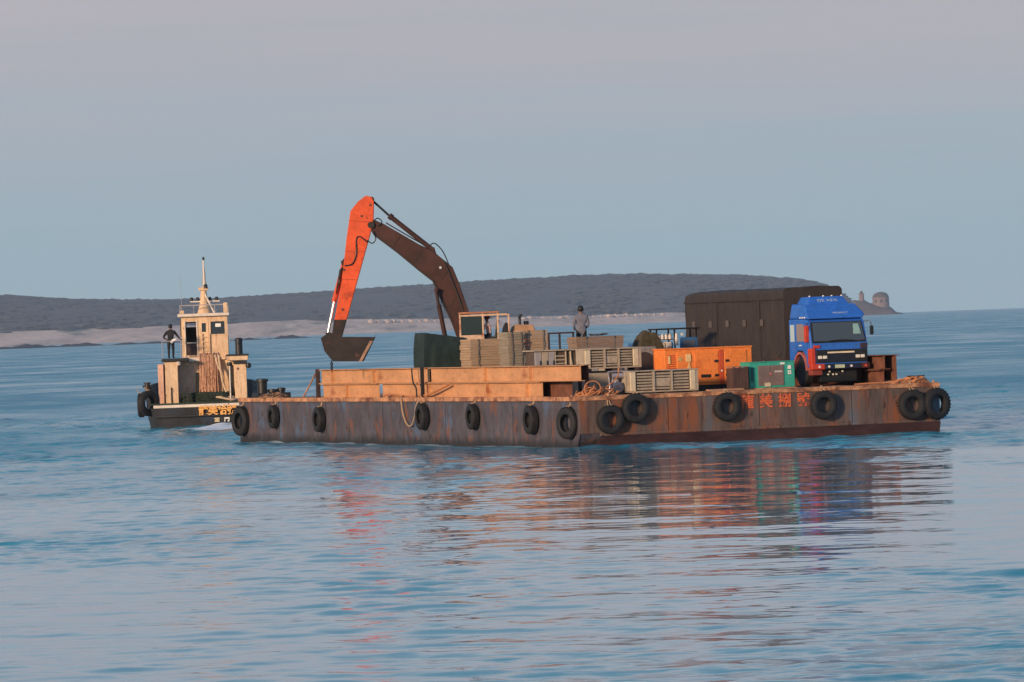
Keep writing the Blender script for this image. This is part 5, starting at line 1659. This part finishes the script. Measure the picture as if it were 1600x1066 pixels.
# ropes and gear on the tug
def tugp(x, y, z):
    c, s = math.cos(R(2)), math.sin(R(2))
    return (-14.62 + x * c - y * s, 275 + x * s + y * c, z)
g = random.Random(12)
L = []
for k in range(64):
    x = g.uniform(-.02, .86); y = 1.86 + g.uniform(-.1, .05)
    zt = 3.36 + g.uniform(-.05, .1); zb = 1.5 + g.uniform(-.2, .5)
    L.append([tugp(x + .1, 2.4, 3.38), tugp(x, y + .1, zt), tugp(x + g.uniform(-.04, .04), y - .02, (zt + zb) / 2), tugp(x + g.uniform(-.06, .06), y, zb)])
rope('rope_bundle', 'thick brown bundle of ropes hanging down the back of the tug', L, M('red brown rope', (.56, .31, .20), .9, var=.35, scale=9), .022)
L = [[tugp(.86, 1.9, 3.4), tugp(.95, 1.7, 2.6), tugp(1.05, 1.6, 2.0), tugp(1.25, 1.4, 1.55), tugp(1.6, 1.1, 1.36), tugp(1.5, .8, 1.28), tugp(.9, .75, 1.4)],
     [tugp(.55, .9, 1.46), tugp(.9, .8, 1.40), tugp(1.3, .8, 1.30), tugp(1.55, .9, 1.30)], [tugp(.6, .95, 1.52), tugp(1.0, .9, 1.46), tugp(1.5, 1.0, 1.38)],
     [tugp(.7, 1.9, 3.4), tugp(.82, 1.75, 2.9), tugp(1.0, 1.7, 2.5), tugp(1.05, 1.7, 2.1)]]
rope('rope', 'pale hawser looping down onto the tug stern deck', L, M('pale hawser', (.62, .46, .33), .9, var=.25, scale=9), .05)
nm = M('dark green net', (.018, .03, .02), .9, var=.6, scale=8)
rope('net_heap', 'dark green net heaped on the tug stern deck', [[tugp(g.uniform(-1.0, 1.4) + .22 * math.cos(i), 1.3 + .5 * math.sin(i * 1.3), 1.14 + max(0, g.uniform(.05, .5))) for i in range(9)] for k in range(26)], nm, .05, 'net')
tyre('black tyre seen edge on, hung outside the tug bulwark', tugp(-2.86, 2.6, 1.15), R(90), 1.10, .3, 'tyre fenders on the tug')
tyre('leaning black tyre at the tug stern corner, hung under the bulwark end', tugp(-2.48, .55, 1.25), R(48), 1.15, .2, 'tyre fenders on the tug')
b_ = thing('mooring_bitt', 'short black mooring post on the tug bulwark beside the tyres', 'bitt', tugp(-2.54, 2.4, 1.86))
MB().cyl((0, 0, 0), (0, 0, .3), .13).cyl((0, 0, .3), (0, 0, .36), .17).build('post', black, b_, smooth=True)
MB().cyl((-.22, 0, .17), (.22, 0, .17), .05).build('cross_bar', black, b_, smooth=True)

J, Rd, E, Mt = body(cloth_b, cloth_b, black, lean=.06)
arm(J, Rd, E, Mt, 'l', (.20, -.02, 1.34), (.37, .06, 1.10), (.20, -.06, .96), cloth_b, (-.5, -.5, -.2))
arm(J, Rd, E, Mt, 'r', (-.20, -.04, 1.36), (-.34, -.14, 1.14), (-.44, -.34, .98), cloth_b, (-.4, -.7, -.1))
person('person', 'man in dark clothes standing at the rail of the tug upper deck', tugp(-1.36, 2.2, 3.30), R(172), J, Rd, E, Mt, hair=hair_m, scale=.92)
o = MB().add([(-.13, 0, -.05), (.1, -.02, -.02), (.2, 0, .06), (.02, .02, .07), (-.06, -.01, -.16), (-.13, .03, -.05), (.1, .01, -.02), (.2, .03, .06), (.02, .05, .07), (-.06, .02, -.16)],
             [(0, 1, 2, 3), (0, 4, 1), (5, 8, 7, 6), (5, 6, 9), (0, 3, 8, 5), (3, 2, 7, 8), (2, 1, 6, 7), (1, 4, 9, 6), (4, 0, 5, 9)]).build('cloth', white_l, None)
o.location = tugp(-1.26, 1.92, 4.16)
tag(o, 'white cloth hanging at the waist of the man on the tug', 'cloth')
rl = thing('deck_rail', 'low dark rail in front of the man on the tug', 'rail', tugp(-1.3, 1.6, 3.30), R(2))
for x in (-.45, .42):
    MB().cyl((x, 0, 0), (x, 0, .82), .02, n=6).build('post', grey_c, rl)
MB().cyl((-.47, 0, .82), (.44, 0, .82), .022, n=6).build('top_bar', grey_c, rl)

# ------------------------------------------------------------------ hazy air
def haze():
    o = MB().box(-12600, 12600, -600, 21600, -6, 100).build('haze', black, None)
    m = bpy.data.materials.new('hazy air'); m.use_nodes = True
    t = m.node_tree
    for n in list(t.nodes):
        t.nodes.remove(n)
    ou = t.nodes.new('ShaderNodeOutputMaterial')
    pv = t.nodes.new('ShaderNodeVolumePrincipled')
    pv.inputs['Color'].default_value = (.72, .84, 1.0, 1)
    pv.inputs['Density'].default_value = 3.2e-5
    pv.inputs['Anisotropy'].default_value = 0.0
    t.links.new(pv.outputs[0], ou.inputs['Volume'])
    o.data.materials.clear(); o.data.materials.append(m)
    o['kind'] = 'stuff'
    tag(o, 'pale bluish sea haze in the evening air', 'haze')
haze()
